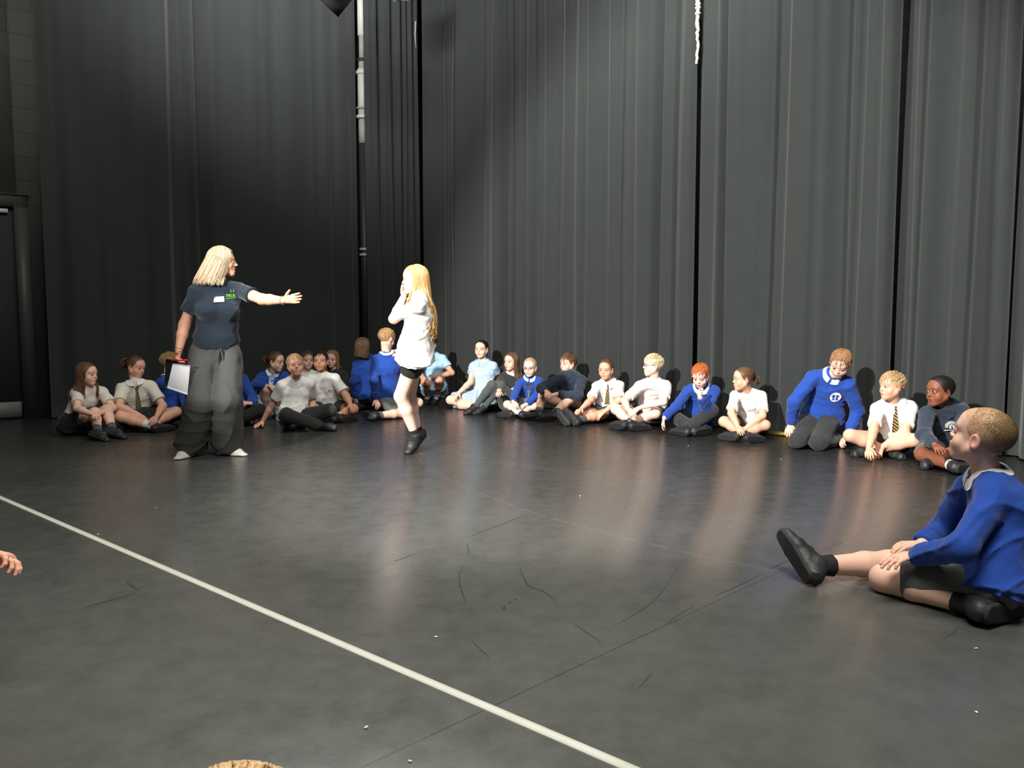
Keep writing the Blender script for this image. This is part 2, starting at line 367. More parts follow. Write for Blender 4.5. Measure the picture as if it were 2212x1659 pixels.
def wall(name, o, d, n, s0, s1, z0, z1, th, m, holes=()):
    """wall with its face on the line o+d*s, thickness going away from the room; UV in metres"""
    A = Acc(); R = np.stack([np.append(d, 0), np.append(n, 0), [0, 0, 1]], 1)
    cells = [(s0, s1, z0, z1)]
    for h in holes:
        new = []
        for c in cells:
            a, b, e, f = c
            if h[0] >= b or h[1] <= a: new.append(c); continue
            if a < h[0]: new.append((a, h[0], e, f))
            if b > h[1]: new.append((h[1], b, e, f))
            if e < h[2]: new.append((max(a, h[0]), min(b, h[1]), e, h[2]))
            if f > h[3]: new.append((max(a, h[0]), min(b, h[1]), h[3], f))
        cells = new
    for a, b, e, f in cells: A.box((a, -th, e), (b, 0, f), R, (o[0], o[1], 0))
    me = A.mesh(name, m, smooth=False); uv = me.uv_layers.new(name='UVMap'); co = np.zeros(len(me.vertices)*3); me.vertices.foreach_get('co', co); co = co.reshape(-1, 3)
    li = np.zeros(len(me.loops), int); me.loops.foreach_get('vertex_index', li); U = np.stack([(co[:, :2]-o)@d, co[:, 2]], 1)[li]; uv.data.foreach_set('uv', U.ravel())
    return add(name, me, kind='structure')
oW = C0-nL*.34                                            # block wall stands a little behind the left curtain
ds0, _ = wallpt(-40, 600, oW, dL); ds1, dz = wallpt(37, 441, oW, dL)
hole = (ds1, ds1+.95, 0, dz)
wall('wall_left', oW, dL, nL, -.4, 12.3, 0, ZC, .2, bw, holes=(hole,))
wall('wall_right', C0-nR*.34, dR, nR, -.4, 12.3, 0, ZC, .2, bw)
oB = C0+dR*12; wall('wall_back', oB, dL, -nL, 0, 12.2, 0, ZC, .2, bw); oB2 = C0+dL*12; wall('wall_side', oB2, dR, -nR, 0, 12.2, 0, ZC, .2, bw)
A = Acc(); A.box((-13, -7, ZC), (10, 13, ZC+.1)); add('ceiling', A.mesh('ceiling', mat('ceiling_black', (.05, .05, .05)), smooth=False), kind='structure')
# door with frame, closer and kick plate
RW = np.stack([np.append(dL, 0), np.append(nL, 0), [0, 0, 1]], 1); tW = (oW[0], oW[1], 0)
M_frame = mat('door_frame_paint', (.045, .046, .043), rough=.5); M_leaf = mat('door_leaf_paint', (.030, .032, .034), rough=.55, noise=.08); M_steel = mat('brushed_steel', (.36, .36, .35), rough=.45, metal=.6, noise=.05)
A = Acc(); fw = .09
A.box((hole[0]-fw, -.05, 0), (hole[0]+.035, .03, dz+fw), RW, tW); A.box((hole[1]-.035, -.05, 0), (hole[1]+fw, .03, dz+fw), RW, tW); A.box((hole[0]-fw, -.05, dz-.035), (hole[1]+fw, .03, dz+fw), RW, tW)
A.box((hole[0]-fw-.012, 0, dz+fw), (hole[1]+fw+.012, .045, dz+fw+.015), RW, tW)
dr = add('door_1', A.mesh('door_frame', M_frame, smooth=False), kind='structure')
A = Acc(); A.box((hole[0]+.035, -.07, .008), (hole[1]-.035, -.03, dz-.035), RW, tW); add('door_leaf', A.mesh('door_leaf', M_leaf, smooth=False), dr)
A = Acc(); A.box((hole[0]+.045, -.03, .02), (hole[1]-.045, -.026, .185), RW, tW); add('kick_plate', A.mesh('kick_plate', M_steel, smooth=False), dr)
A = Acc(); A.box((hole[0]+.09, -.03, dz-.10), (hole[0]+.36, .02, dz-.06), RW, tW); add('door_closer', A.mesh('door_closer', mat('closer_silver', (.5, .5, .48), rough=.4), smooth=False), dr)
# curtains
def curtain_mat(key, c):
    return mat(key, c, rough=.95, noise=.10, nscale=5, bump=.15, bscale=220, sheen=.15, spec=.15)
M_cur = curtain_mat('serge_black', CURC)
def curtain(label, o, d, n, p0, p1, valleys, seed, off=0., amp=.022, zt=5.9, hem=.012, mat_=None, wl0=.10, wl1=.42, ridge=.07, s0=None, s1=None, wrap=True):
    a = s_of(p0, o, d) if s0 is None else s0; b = s_of(p1, o, d) if s1 is None else s1
    if a > b: a, b = b, a
    rs = np.random.RandomState(seed); S = np.arange(a, b+.004, .0085); Z = np.array([hem, .3, .8, 1.3, 1.8, 2.4, 3.0, 3.6, 4.2, 4.8, 5.3, zt])
    comps = [(rs.uniform(wl0, wl1), rs.uniform(0, 6.28), rs.uniform(.6, 1.2), rs.uniform(-.05, .05)) for _ in range(7)]
    G = np.zeros((len(Z), len(S), 3))
    for i, z in enumerate(Z):
        f = np.zeros(len(S)); t = z/zt
        for wl_, ph, am, dr_ in comps:
            x = (S+dr_*t)/wl_*6.283+ph+.35*math.sin(z*.9+ph); f += am*(np.sin(x)+.35*np.sin(2*x+ph))*wl_/.28
        f *= amp*(.75+.35*t)*.42
        for px, wd, dp in valleys:
            sc0 = s_of(px, o, d)+.03*math.sin(z*.8+px)*(.4); wdm = wd
            u = (S-sc0)/wdm; f -= dp*np.exp(-np.abs(u)**2.6); f += dp*ridge*np.exp(-((np.abs(u)-1.9)/.8)**2)
        if wrap:
            e = np.minimum(S-a, b-S); f -= .05*np.exp(-(e/.035)**2)
        G[i, :, :2] = o+d*S[:, None]+n*(f+off)[:, None]; G[i, :, 2] = z
    # smooth refinement in z
    ZZ = np.linspace(hem, zt, 34); H = np.stack([np.stack([np.interp(ZZ, Z, G[:, j, k]) for k in range(2)]+[ZZ], -1) for j in range(len(S))], 1)
    A = Acc(); A.grid(H, .006, N=np.append(n, 0)); org = np.array([*(o+d*(a+b)/2), 0])
    ob = add('stage_curtain', A.mesh('stage_curtain', mat_ or M_cur, origin=org), label=label, category='curtain', group='black stage curtains'); ob.location = org
    return ob
def V_(*l): return l
curtain('tall black curtain hanging beside the block wall and door', C0, dL, nL, 97, 436, V_((122, .10, .16), (205, .08, .04), (246, .05, .02), (309, .12, .08), (390, .09, .14), (413, .05, .09)), 3, amp=.009, wl0=.25, wl1=.9, ridge=0.)
curtain('wide black curtain behind the standing woman, left of the pale pipe', C0, dL, nL, 430, 779, V_((441, .10, .16), (545, .08, .025), (600, .07, .02), (668, .09, .035), (693, .06, .03), (727, .06, .04), (770, .05, .05)), 5, amp=.010, off=-.03, wl0=.22, wl1=.8, ridge=0.)
curtain('narrow tightly pleated black curtain in the corner, right of the pale pipe', C0, dL, nL, 791, 905, V_((820, .03, .05), (852, .04, .10), (868, .025, .06), (881, .025, .06), (896, .03, .10)), 7, amp=.022, off=.05)
curtain('black curtain right of the corner, up to the pale cable', C0, dR, nR, 905, 1499, V_((913, .07, .16), (950, .05, .03), (985, .05, .035), (1041, .04, .025), (1088, .035, .09), (1105, .03, .08), (1131, .02, .05), (1155, .045, .08), (1205, .02, .02), (1262, .03, .03), (1308, .03, .02), (1342, .012, .10), (1372, .02, .02), (1417, .038, .10), (1455, .022, .06)), 11, amp=.024, wl0=.22, wl1=.75)
curtain('broad flat black curtain behind the red-haired boy and kneeling boy', C0, dR, nR, 1502, 1931, V_((1560, .034, .13), (1620, .03, .012), (1664, .013, .11), (1688, .03, .02), (1759, .045, .035), (1824, .018, .04), (1846, .03, .03), (1893, .03, .03)), 13, amp=.019, wl0=.22, wl1=.75, off=.0)
curtain('black curtain at the right edge behind the boy in the navy hoodie', C0, dR, nR, 1934, 2183, V_((1942, .03, .12), (1962, .02, .03), (1984, .015, .04), (2046, .05, .03), (2098, .014, .04), (2145, .03, .03)), 17, amp=.022, wl0=.22, wl1=.75, off=-.03)
curtain('black curtain running out of the frame on the right', C0, dR, nR, 2186, 0, V_((2200, .06, .15),), 19, amp=.03, s1=12.0, off=.0)
# curtain rail
A = Acc(); A.box((0.05, -.03, 5.9), (12, .03, 5.95), np.stack([np.append(dR, 0), np.append(nR, 0), [0, 0, 1]], 1), (*C0, 0)); add('trim_1', A.mesh('trim_1', M_frame, smooth=False), kind='structure')
A = Acc(); A.box((0.05, -.03, 5.9), (7.2, .03, 5.95), np.stack([np.append(dL, 0), np.append(nL, 0), [0, 0, 1]], 1), (*C0, 0)); add('trim_2', A.mesh('trim_2', M_frame, smooth=False), kind='structure')
# brass strip at the foot of the curtain
A = Acc(); sA, sB = s_of(1655, C0, dR, 928), s_of(1722, C0, dR, 928); A.box((sA, .085, 0), (sB, .115, .028), np.stack([np.append(dR, 0), np.append(nR, 0), [0, 0, 1]], 1), (*C0, 0)); A.box((sA, .10, .028), (sB, .112, .038), np.stack([np.append(dR, 0), np.append(nR, 0), [0, 0, 1]], 1), (*C0, 0))
add('trim_3', A.mesh('trim_3', mat('brass', (.45, .30, .08), rough=.4, metal=.7, noise=.3, nscale=90), smooth=False), kind='structure')
# pale pipe seen through the gap between two curtains
def thing(name, label, cat, loc=(0, 0, 0), group=None):
    o = bpy.data.objects.new(name, None); col.objects.link(o); o.location = loc; o['label'] = label; o['category'] = cat; o.empty_display_size = .1
    if group: o['group'] = group
    return o
def part(name, A, m, parent, smooth=True): return add(name, A.mesh(name, m, smooth=smooth, origin=tuple(parent.location)), parent)
oP = C0-nL*.13; sP, _ = wallpt(783, 200, oP, dL); pp = oP+dL*sP
zz = lambda y: wallpt(783, y, oP, dL)[1]
M_pale = mat('pale_plastic', (.40, .40, .37), rough=.5, noise=.12, nscale=8); M_dull = mat('dull_grey_paint', (.22, .22, .21), rough=.7); M_blk = mat('black_metal', (.02, .02, .021), rough=.5)
pipe = thing('downpipe', 'pale vertical pipe showing through the gap between the curtains', 'pipe', (*pp, 0))
for y0, y1, r, m, nm in ((-40, 78, .055, M_pale, 'pipe_section'), (78, 128, .04, M_dull, 'pipe_section'), (150, 256, .065, M_pale, 'pipe_section'), (258, 310, .06, M_dull, 'pipe_section'), (310, 900, .06, M_blk, 'pipe_section'), (128, 134, .07, M_blk, 'pipe_collar'), (134, 150, .05, M_dull, 'pipe_section'), (156, 162, .095, M_pale, 'pipe_collar'), (233, 237, .09, M_dull, 'pipe_collar'), (251, 257, .095, M_pale, 'pipe_collar'), (536, 541, .075, M_pale, 'pipe_clamp'), (548, 553, .075, M_pale, 'pipe_clamp')):
    A = Acc(); A.tube([(*pp, max(0.0, zz(y1))), (*pp, zz(y0))], r, 16); part(nm, A, m, pipe)
oQ = C0+nR*.055; sQ, _ = wallpt(1507, 60, oQ, dR); q_ = oQ+dR*sQ; zq = lambda y: wallpt(1507, y, oQ, dR)[1]
cab = thing('cable', 'pale jagged cable hanging down between two curtains at the top', 'cable', (*q_, zq(138)))
rs = np.random.RandomState(4); A = Acc(); zs = np.linspace(zq(138), zq(-30), 26); rr = .010+.012*np.clip((zs-zs[0])/(zs[-1]-zs[0]), 0, 1)+rs.rand(26)*.006
A.tube([(q_[0]+rs.randn()*.004, q_[1]+rs.randn()*.004, z) for z in zs], rr, 7); part('cable_sheath', A, M_pale, cab)
for y in (10, 18, 30): A = Acc(); A.tube([(*q_, zq(y+2)), (*q_, zq(y-2))], .030, 8); part('cable_clip', A, M_pale, cab)
oQ = C0+nL*.10; sQ, _ = wallpt(898, 75, oQ, dL); q_ = oQ+dL*sQ; A = Acc(); z0_, z1_ = wallpt(898, 104, oQ, dL)[1], wallpt(898, 46, oQ, dL)[1]; A.tube([(*q_, z0_), (q_[0]-.01, q_[1], (z0_+z1_)/2), (*q_, z1_)], [.003, .008, .011], 6)
add('cord', A.mesh('cord', M_pale), label='short thin pale cord hanging at the top of the curtained corner', category='cord')
# stage lanterns at the top edge
def lantern(label, px, py, Y, m, flap, yaw):
    p = atY(px, py, Y); t = thing('stage_lantern', label, 'stage light', tuple(p), 'stage lanterns above the curtains')
    R = np.array(Matrix.Rotation(yaw, 3, 'Z') @ Matrix.Rotation(.5, 3, 'X'))
    A = Acc(); A.tube([np.array(v)@R.T+p for v in ((0, -.20, .30), (0, -.12, .30), (0, .12, .30), (0, .20, .30))], [.10, .13, .13, .11], 18); part('lamp_housing', A, m, t)
    A = Acc(); A.tube([p+R@np.array(v) for v in ((-.15, 0, .30), (-.15, 0, .62), (.15, 0, .62), (.15, 0, .30))], .012, 8); part('yoke', A, M_blk, t)
    A = Acc(); A.tube([p+R@np.array((0, 0, .62)), p+R@np.array((0, 0, .62))+np.array([0, 0, ZC-.02-(p+R@np.array((0, 0, .62)))[2]])], .02, 8); part('hanging_bar', A, M_blk, t)
    A = Acc()
    if flap: A.box((-.13, .0, -.02), (.13, .008, .24), R @ np.array(Matrix.Rotation(.65, 3, 'Y')), p); part('barn_door', A, M_blk, t, smooth=False)
    else: A.box((-.10, -.05, .12), (.12, .05, .20), R, p); part('lamp_base', A, M_pale, t, smooth=False)
lantern('black stage lantern with a tilted flap at the top edge, left of the pipe', 712, 14, 8.6, M_blk, True, .3)
lantern('pale stage lantern at the top edge above the corner', 875, 25, 9.6, M_pale, False, -.3)
# white line taped on the floor
A = Acc(); p0, p1 = atZ(-160, 1006)[:2], atZ(1420, 1686)[:2]; pm = atZ(560, 1321)[:2]
d_ = nrm(p1-p0); n_ = np.array([-d_[1], d_[0]]); pts = [p0+(p1-p0)*t for t in np.linspace(0, 1, 30)]; org = np.array([*pm, 0]); TW = .0165
A.grid(np.array([[np.append(p-n_*TW, .0022), np.append(p+n_*TW, .0022)] for p in pts]), .002, N=np.array([0, 0, 1.]))
tp = add('floor_tape', A.mesh('floor_tape', mat('white_tape', s2l((205, 206, 192)), rough=.6, noise=.06, nscale=12), smooth=False, origin=org), label='long straight white tape line crossing the black floor', category='floor tape'); tp.location = org
rs = np.random.RandomState(2)
SCR = [(1487, 963, 'beside the shoes of the red-haired boy'), (1687, 992, 'in front of the kneeling boy in blue'), (1253, 1072, 'in the middle of the floor, beyond the scuffs'), (942, 1377, 'alone on the near floor just above the white tape line'), (2108, 1402, 'below the nearest boy in blue'), (2109, 1540, 'at the bottom right of the floor'), (886, 1646, 'at the bottom edge beside the floor seam'), (212, 1155, 'just above the left part of the white tape line'), (337, 1098, 'well above the tape line, below the woman'), (791, 1573, 'under the white tape line near the bottom')]
for px, py, wh in SCR:
    p = atZ(px, py); a = rs.rand()*3; r = .0028+.0012*rs.rand(); A = Acc()
    A.grid(np.array([[[math.cos(a)*u*r-math.sin(a)*v*r*1.6, math.sin(a)*u*r+math.cos(a)*v*r*1.6, .003+.0015*rs.rand()] for u in (-1, 0, 1)] for v in (-1, 0, 1)]), .0015, N=np.array([0, 0, 1.]))
    o_ = add('paper_scrap', A.mesh('paper_scrap', mat('scrap_white', (.7, .7, .68)), smooth=False), label='tiny white scrap of paper '+wh, category='paper scrap', group='tiny white scraps on the floor'); o_.location = (p[0], p[1], 0)
# ---------------------------------------------------------------- posing: joints seen in the photo + bone lengths -> a skeleton in the room
POSELOG = []
JN = ['pe', 'nb', 'hd', 'sa', 'sb', 'ea', 'eb', 'wa', 'wb', 'fa', 'fb', 'ha', 'hb', 'ka', 'kb', 'aa', 'ab', 'ta', 'tb']
JI = {k: i for i, k in enumerate(JN)}
BONES = [('pe', 'nb', .385, .8), ('nb', 'sa', .132, 1.5), ('nb', 'sb', .132, 1.5), ('sa', 'sb', .250, 2), ('nb', 'hd', .165, 1),
         ('sa', 'ea', .24, 1.6), ('sb', 'eb', .24, 1.6), ('ea', 'wa', .205, 1.6), ('eb', 'wb', .205, 1.6), ('wa', 'fa', .13, 1.6), ('wb', 'fb', .13, 1.6),
         ('pe', 'ha', .067, 2.5), ('pe', 'hb', .067, 2.5), ('ha', 'hb', .134, 2.5), ('ha', 'ka', .345, 1.6), ('hb', 'kb', .345, 1.6),
         ('ka', 'aa', .335, 1.6), ('kb', 'ab', .335, 1.6), ('aa', 'ta', .155, 2), ('ab', 'tb', .155, 2), ('ka', 'ta', -.36, 1), ('kb', 'tb', -.36, 1)]
def solve(J, Y0, s, floor=None, ground=(), lens=None):
    """least squares over all joints: picture position, bone length, floor contact, rough depth"""
    n = len(JN); X = np.zeros((n, 3)); tgt = np.zeros((n, 2)); w = np.zeros(n); yd = np.full(n, Y0, float); wy = np.full(n, .12)
    J = dict(J); lens = lens or {}
    mid = lambda a, b: tuple((p+q)/2 for p, q in zip(a[:2]+(a[2] if len(a) > 2 else 0,), b[:2]+(b[2] if len(b) > 2 else 0,)))
    for k in JN:
        if k in ('ha', 'hb'): continue
        v = J.get(k)
        if v is None:
            alt = {'ea': 'sa', 'eb': 'sb', 'wa': 'ea', 'wb': 'eb', 'fa': 'wa', 'fb': 'wb', 'ta': 'aa', 'tb': 'ab', 'aa': 'ka', 'ab': 'kb', 'ka': 'pe', 'kb': 'pe', 'hd': 'nb', 'nb': 'pe', 'sa': 'nb', 'sb': 'nb'}[k]
            v = J.get(alt, J['pe']); J[k] = v; i = JI[k]; w[i] = .03
        else: i = JI[k]; w[i] = 1
        dz = v[2] if len(v) > 2 else 0
        tgt[i] = v[:2]; yd[i] = Y0+dz; X[i] = atY(v[0], v[1], Y0+dz)
    a = J['sa']; b = J['sb']; pe = X[JI['pe']]
    sd = X[JI['sb']]-X[JI['sa']]; sd[2] = 0; hx = nrm(sd)*.067*s
    kd = (X[JI['ka']]+X[JI['kb']])/2-pe
    X[JI['ha']] = pe-hx; X[JI['hb']] = pe+hx
    for i in range(n): X[i, 2] = max(X[i, 2], .03)
    rad = np.full(n, .03)*s
    for k, r in dict(pe=.105, ha=.08, hb=.08, ka=.052, kb=.052, aa=.042, ab=.042, ta=.035, tb=.035, ea=.035, eb=.035, wa=.026, wb=.026, fa=.012, fb=.012).items(): rad[JI[k]] = r*s
    Lt = [(JI[p], JI[q], lens.get(p+q, L)*s, ww) for p, q, L, ww in BONES]
    li = np.array([l[0] for l in Lt]); lj = np.array([l[1] for l in Lt]); LL = np.array([l[2] for l in Lt]); lw = np.array([l[3] for l in Lt])
    gr = {JI[g.split(':')[0]]: (float(g.split(':')[1]) if ':' in g else None) for g in ground}
    hipi = [JI['ha'], JI['hb']]
    def res(x):
        X = x.reshape(n, 3); pr, f = project(X)
        r = [((pr-tgt)*(f/FPX)[:, None]*w[:, None]*1.3).ravel()]
        d = np.linalg.norm(X[li]-X[lj], axis=1); e = d-np.abs(LL); e = np.where(LL < 0, np.maximum(e, 0)+np.minimum(d-.30*s, 0), e)
        r.append(e*lw)
        r.append(np.minimum(0, X[:, 2]-rad)*3)
        for g, h in gr.items(): r.append(np.array([(X[g, 2]-(rad[g] if h is None else h))*2.5]))
        r.append((X[:, 1]-yd)*wy)
        r.append((X[hipi[0]]+X[hipi[1]]-2*X[0])*1.5)
        r.append((X[JI['sa']]+X[JI['sb']]-2*X[JI['nb']]+np.array([0, 0, .075*s]))*np.array([.5, .5, .6]))
        r.append(np.array([(X[hipi[0], 2]-X[hipi[1], 2])*1.0]))
        hv = X[hipi[1]]-X[hipi[0]]; sv = X[JI['sb']]-X[JI['sa']]
        r.append((hv/.134-sv/.250)[:2]*.10)
        return np.concatenate(r)
    x = X.ravel().copy(); lam = 1e-2; r = res(x); c = r@r
    for it in range(40):
        Jm = np.empty((len(r), len(x))); e = 1e-5
        for k in range(len(x)):
            xx = x.copy(); xx[k] += e; Jm[:, k] = (res(xx)-r)/e
        A = Jm.T@Jm; g = Jm.T@r
        for _ in range(5):
            dx = -np.linalg.solve(A+lam*np.eye(len(x))*1., g); dx = np.clip(dx, -.15, .15); r2 = res(x+dx); c2 = r2@r2
            if c2 < c: x = x+dx; r = r2; done = c-c2 < 1e-7; c = c2; lam = max(lam*.4, 1e-6); break
            lam *= 4
        else: break
        if done: break
    X = x.reshape(n, 3)
    if True:
        d = np.linalg.norm(X[li]-X[lj], axis=1); pr, f = project(X)
        bad = [f'{p}-{q}:{dd:.2f}/{abs(L)*s:.2f}' for (p, q, L, ww), dd in zip(BONES, d) if L > 0 and abs(dd-lens.get(p+q, L)*s) > .045*s]
        pe_ = [f'{k}:{(pr[i]-tgt[i]).round().astype(int).tolist()}' for k, i in JI.items() if w[i] == 1 and np.abs(pr[i]-tgt[i]).max() > 9]
        low = [k for k, i in JI.items() if X[i, 2] < rad[i]-.012]
        POSELOG.append(('%.4f' % c, bad, pe_, low))
    return {k: X[i].copy() for k, i in JI.items()}
# ---------------------------------------------------------------- head
def head_frame(P, c, yaw, pitch, roll, H):
    t = CAM-c; t[2] = 0; t = nrm(t); rgt = np.array([-t[1], t[0], 0])       # rgt = picture right
    y, p, r = map(math.radians, (yaw, pitch, roll))
    f = math.cos(y)*t+math.sin(y)*rgt
    f = math.cos(p)*f+math.sin(p)*np.array([0, 0, 1]); f = nrm(f)
    up = nrm(np.array([0, 0, 1.])-f*f[2]); x = np.cross(f, up)               # x = the person's right
    up2 = math.cos(r)*up+math.sin(r)*nrm(rgt-f*(rgt@f)+1e-6)
    up2 = nrm(up2-f*(up2@f)); x = np.cross(f, up2)
    R = np.stack([x, f, up2], 1); return R, H/.226
def head_field(kid=True, mouth=0.0, blink=False):
    F = Field(.012); q = 1.0 if kid else 0.0
    F.add(ell((0, -.012, .035), I3, (.0745, .094, .079)))
    F.add(ell((0, .018-.002*q, -.028), I3, (.056+.003*q, .066-.002*q, .074-.002*q)), .03)
    if kid: F.add(ell((0, .040, .046), I3, (.052, .042, .045)), .03)
    for s in (-1, 1):
        F.add(rcone((s*.054, -.004, -.040), (s*.016, .060-.008*q, -.090+.004*q), .020, .017), .025)
        F.add(ell((s*.034, .052-.003*q, -.026-.009*q), I3, (.027+.003*q, .024+.001*q, .026+.003*q)), .02)
    F.add(ell((0, .066-.008*q, -.092+.004*q), I3, (.019, .018-.003*q, .018)), .02)
    F.add(rcone((-.036, .068-.003*q, .026), (.036, .068-.003*q, .026), .014-.001*q), .02)
    F.add(ell((0, .060, -.058), I3, (.028, .026-.002*q, .020)), .02)
    for s in (-1, 1): F.sub(ell((s*.031, .094, .004), I3, (.0175, .014-.001*q, .0125)), .012)
    F.add(rcone((0, .080-.003*q, .012-.008*q), (0, .100-.0055*q, -.022-.001*q), .0065, .0105-.0018*q), .012)
    for s in (-1, 1): F.add(ell((s*.0105, .090-.003*q, -.027), I3, (.0075-.001*q, .009-.001*q, .0068-.0008*q)), .006)
    F.add(rcone((-.015, .082-.002*q, -.052), (.015, .082-.002*q, -.052), .0062), .006)
    F.add(ell((0, .086-.002*q, -.0515), I3, (.013, .0075, .0052)), .006)
    F.add(ell((0, .084-.003*q, -.0645-mouth*.5), I3, (.015, .0075, .0060)), .006)
    if mouth: F.sub(ell((0, .092, -.058-mouth*.25), I3, (.011, .012, .0025+mouth*.4)), .002)
    for s in (-1, 1):                                                         # lids, ears
        def lid(s=s):
            c = np.array([s*.031, .0705, .003])
            def f(P):
                v = P-c; d = np.sqrt((v**2).sum(-1))-.0158
                o = np.sqrt((v[..., 0]/.0135)**2+((v[..., 2]-.0002)/(.0044 if not blink else .001))**2)-1
                return np.maximum(d, np.minimum(-o*.005, .05)*1.0)
            return f, c-.016, c+.016
        F.add(lid(), .003)
        Re = np.array(Matrix.Rotation(math.radians(-14), 3, 'X')) @ np.array(Matrix.Rotation(math.radians(-s*22), 3, 'Z'))
        F.add(ell((s*.0785, -.010, -.004), Re, (.0075, .018, .0295)), .006)
        F.sub(ell((s*.0860, -.006, -.001), Re, (.006, .0095, .0175)), .006)
    return F
HEADCACHE = {}
def head_mesh(vox, mouth, blink, kid):
    k = (vox, mouth, blink, kid)
    if k not in HEADCACHE:
        F = head_field(kid=kid, mouth=mouth, blink=blink); F.add(rcone((0, -.020, -.02), (0, -.022, -.060), .045, .044), .02)
        HEADCACHE[k] = F.mesh(vox)
    return HEADCACHE[k]
def shaved_mask(V):
    h = -(.81*(V[:, 1]-.070)-.58*(V[:, 2]-.072))+folds(V*np.array([1, 1, 1.]), 5, 3.)*.0025
    m = (.30+np.clip((V[:, 2]-.012)/.055, 0, 1)*.45+np.clip((-V[:, 1]-.01)/.06, 0, 1)*.5)*np.clip(h/.016, 0, 1)*np.clip((V[:, 2]+.052+np.maximum(V[:, 1]+.03, 0)*.9)/.035, 0, 1)*(np.abs(V[:, 0]) < .0785)
    return np.clip(m, 0, 1)
def shaved_color(V, skin, c):
    m = shaved_mask(V)[:, None]; return np.array(skin)*(1-m)+np.array(c)*m*np.clip(1.15-np.clip(-V[:, 1:2]/.08, 0, 1)*.6, .4, 1.2)
def head_colors(V, skin, brow, scalp=None, lipc=None):
    skin = np.array(skin); C = np.broadcast_to(skin, (len(V), 3)).copy(); x, y, z = np.abs(V[:, 0]), V[:, 1], V[:, 2]
    def mixin(m, c): C[:] = C*(1-m[:, None])+np.array(c)*m[:, None]
    ch = np.exp(-(((x-.040)/.017)**2+((z+.028)/.017)**2))*(y > .02); mixin(ch*.30, skin*np.array([1.03, .62, .58]))
    mixin(np.exp(-((x/.012)**2+((z+.024)/.012)**2))*(y > .08)*.25, skin*np.array([1.0, .62, .55]))
    ea = ((x > .074) & (np.abs(z+.004) < .04) & (np.abs(y+.01) < .04)).astype(float); mixin(ea*.35, skin*np.array([1.0, .55, .5]))
    lp = np.clip(1.6-((x/.0215)**2+((z+.058)/.0105)**2)*1.3, 0, 1)*(y > .075); mixin(lp*.75, lipc if lipc is not None else skin*np.array([.85, .42, .42]))
    ml = (np.abs(z+.0578) < .0016)*(x < .02)*(y > .075); mixin(ml*.8, skin*np.array([.35, .15, .14]))
    br = np.clip(1.5-(((x-.032)/.0175)**2+((z-.0245+(x-.03)**2*14)/.0042)**2), 0, 1)*(y > .05); mixin(br*.75, brow)
    ey = np.clip(1.45-(((x-.031)/.0150)**2+((z-.0035)/.0068)**2), 0, 1)*(y > .06); mixin(np.clip(ey*1.6, 0, 1)*.75, skin*np.array([.20, .13, .12]))
    if scalp is not None and scalp[1] == 0:
        m = shaved_mask(V); C[:] = np.where(m[:, None] > 0, shaved_color(V, skin, scalp[0]), C)
    elif scalp is not None:
        h = .81*(y-.062)-.58*(z-.070)
        m = np.clip((-h)/.010, 0, 1)*np.clip((z+.055+np.maximum(y+.03, 0)*.9)/.02, 0, 1)*(x < .0765)
        mixin(m*scalp[1], scalp[0])
    return C
def uvsphere(c, r, n=10, m=14):
    th = np.linspace(0, math.pi, n); ph = np.arange(m)*2*math.pi/m
    D = np.stack([np.sin(th)[:, None]*np.cos(ph), np.sin(th)[:, None]*np.sin(ph), np.broadcast_to(np.cos(th)[:, None], (n, m))], -1).reshape(-1, 3)
    Q = [[i*m+j, i*m+(j+1) % m, (i+1)*m+(j+1) % m, (i+1)*m+j] for i in range(n-1) for j in range(m)]
    return D*r+np.asarray(c), np.array(Q)[:, ::-1], D
# ---------------------------------------------------------------- hands
def hand_field(w, tip, palm_n, s, side, curl=.35, spread=1.0, thumb=.6):
    """w wrist, tip fingertip direction, palm_n direction the palm looks to, side +-1 = which edge carries the thumb"""
    d = nrm(np.asarray(tip)-w); n = np.asarray(palm_n, float); n = nrm(n-d*(n@d)); x = np.cross(d, n)*side   # x = thumb edge
    F = Field(.006*s)
    kn = w+d*.070*s
    F.add(ellcone(w-d*.004*s, kn, x, .020*s, .016*s, .032*s, .0125*s), .008*s)
    L = [.058, .066, .061, .047]; off = [.024, .008, -.008, -.0235]
    for i in range(4):
        b = w+d*(.068-.004*abs(i-1.2))*s+x*off[i]*s
        dd = nrm(d+x*off[i]*4*spread); p = b; ang = 0; ln = np.array([.45, .32, .23])*L[i]*s; r = .0078*s
        for q in range(3):
            ang += curl*(1.0 if q else .7)*(1+.12*(i-1)); v = nrm(dd*math.cos(ang)+n*math.sin(ang)); e = p+v*ln[q]
            F.add(rcone(p, e, r, r*.90), .003*s); p = e; r *= .90
    b = w+d*.018*s+x*.020*s; v = nrm(d*.75+x*(.85*thumb)+n*.35); e = b+v*.030*s; F.add(rcone(b, e, .0125*s, .0092*s), .008*s)
    v2 = nrm(v+d*.35+n*curl*.5); F.add(rcone(e, e+v2*.030*s, .0092*s, .0072*s), .003*s)
    return F
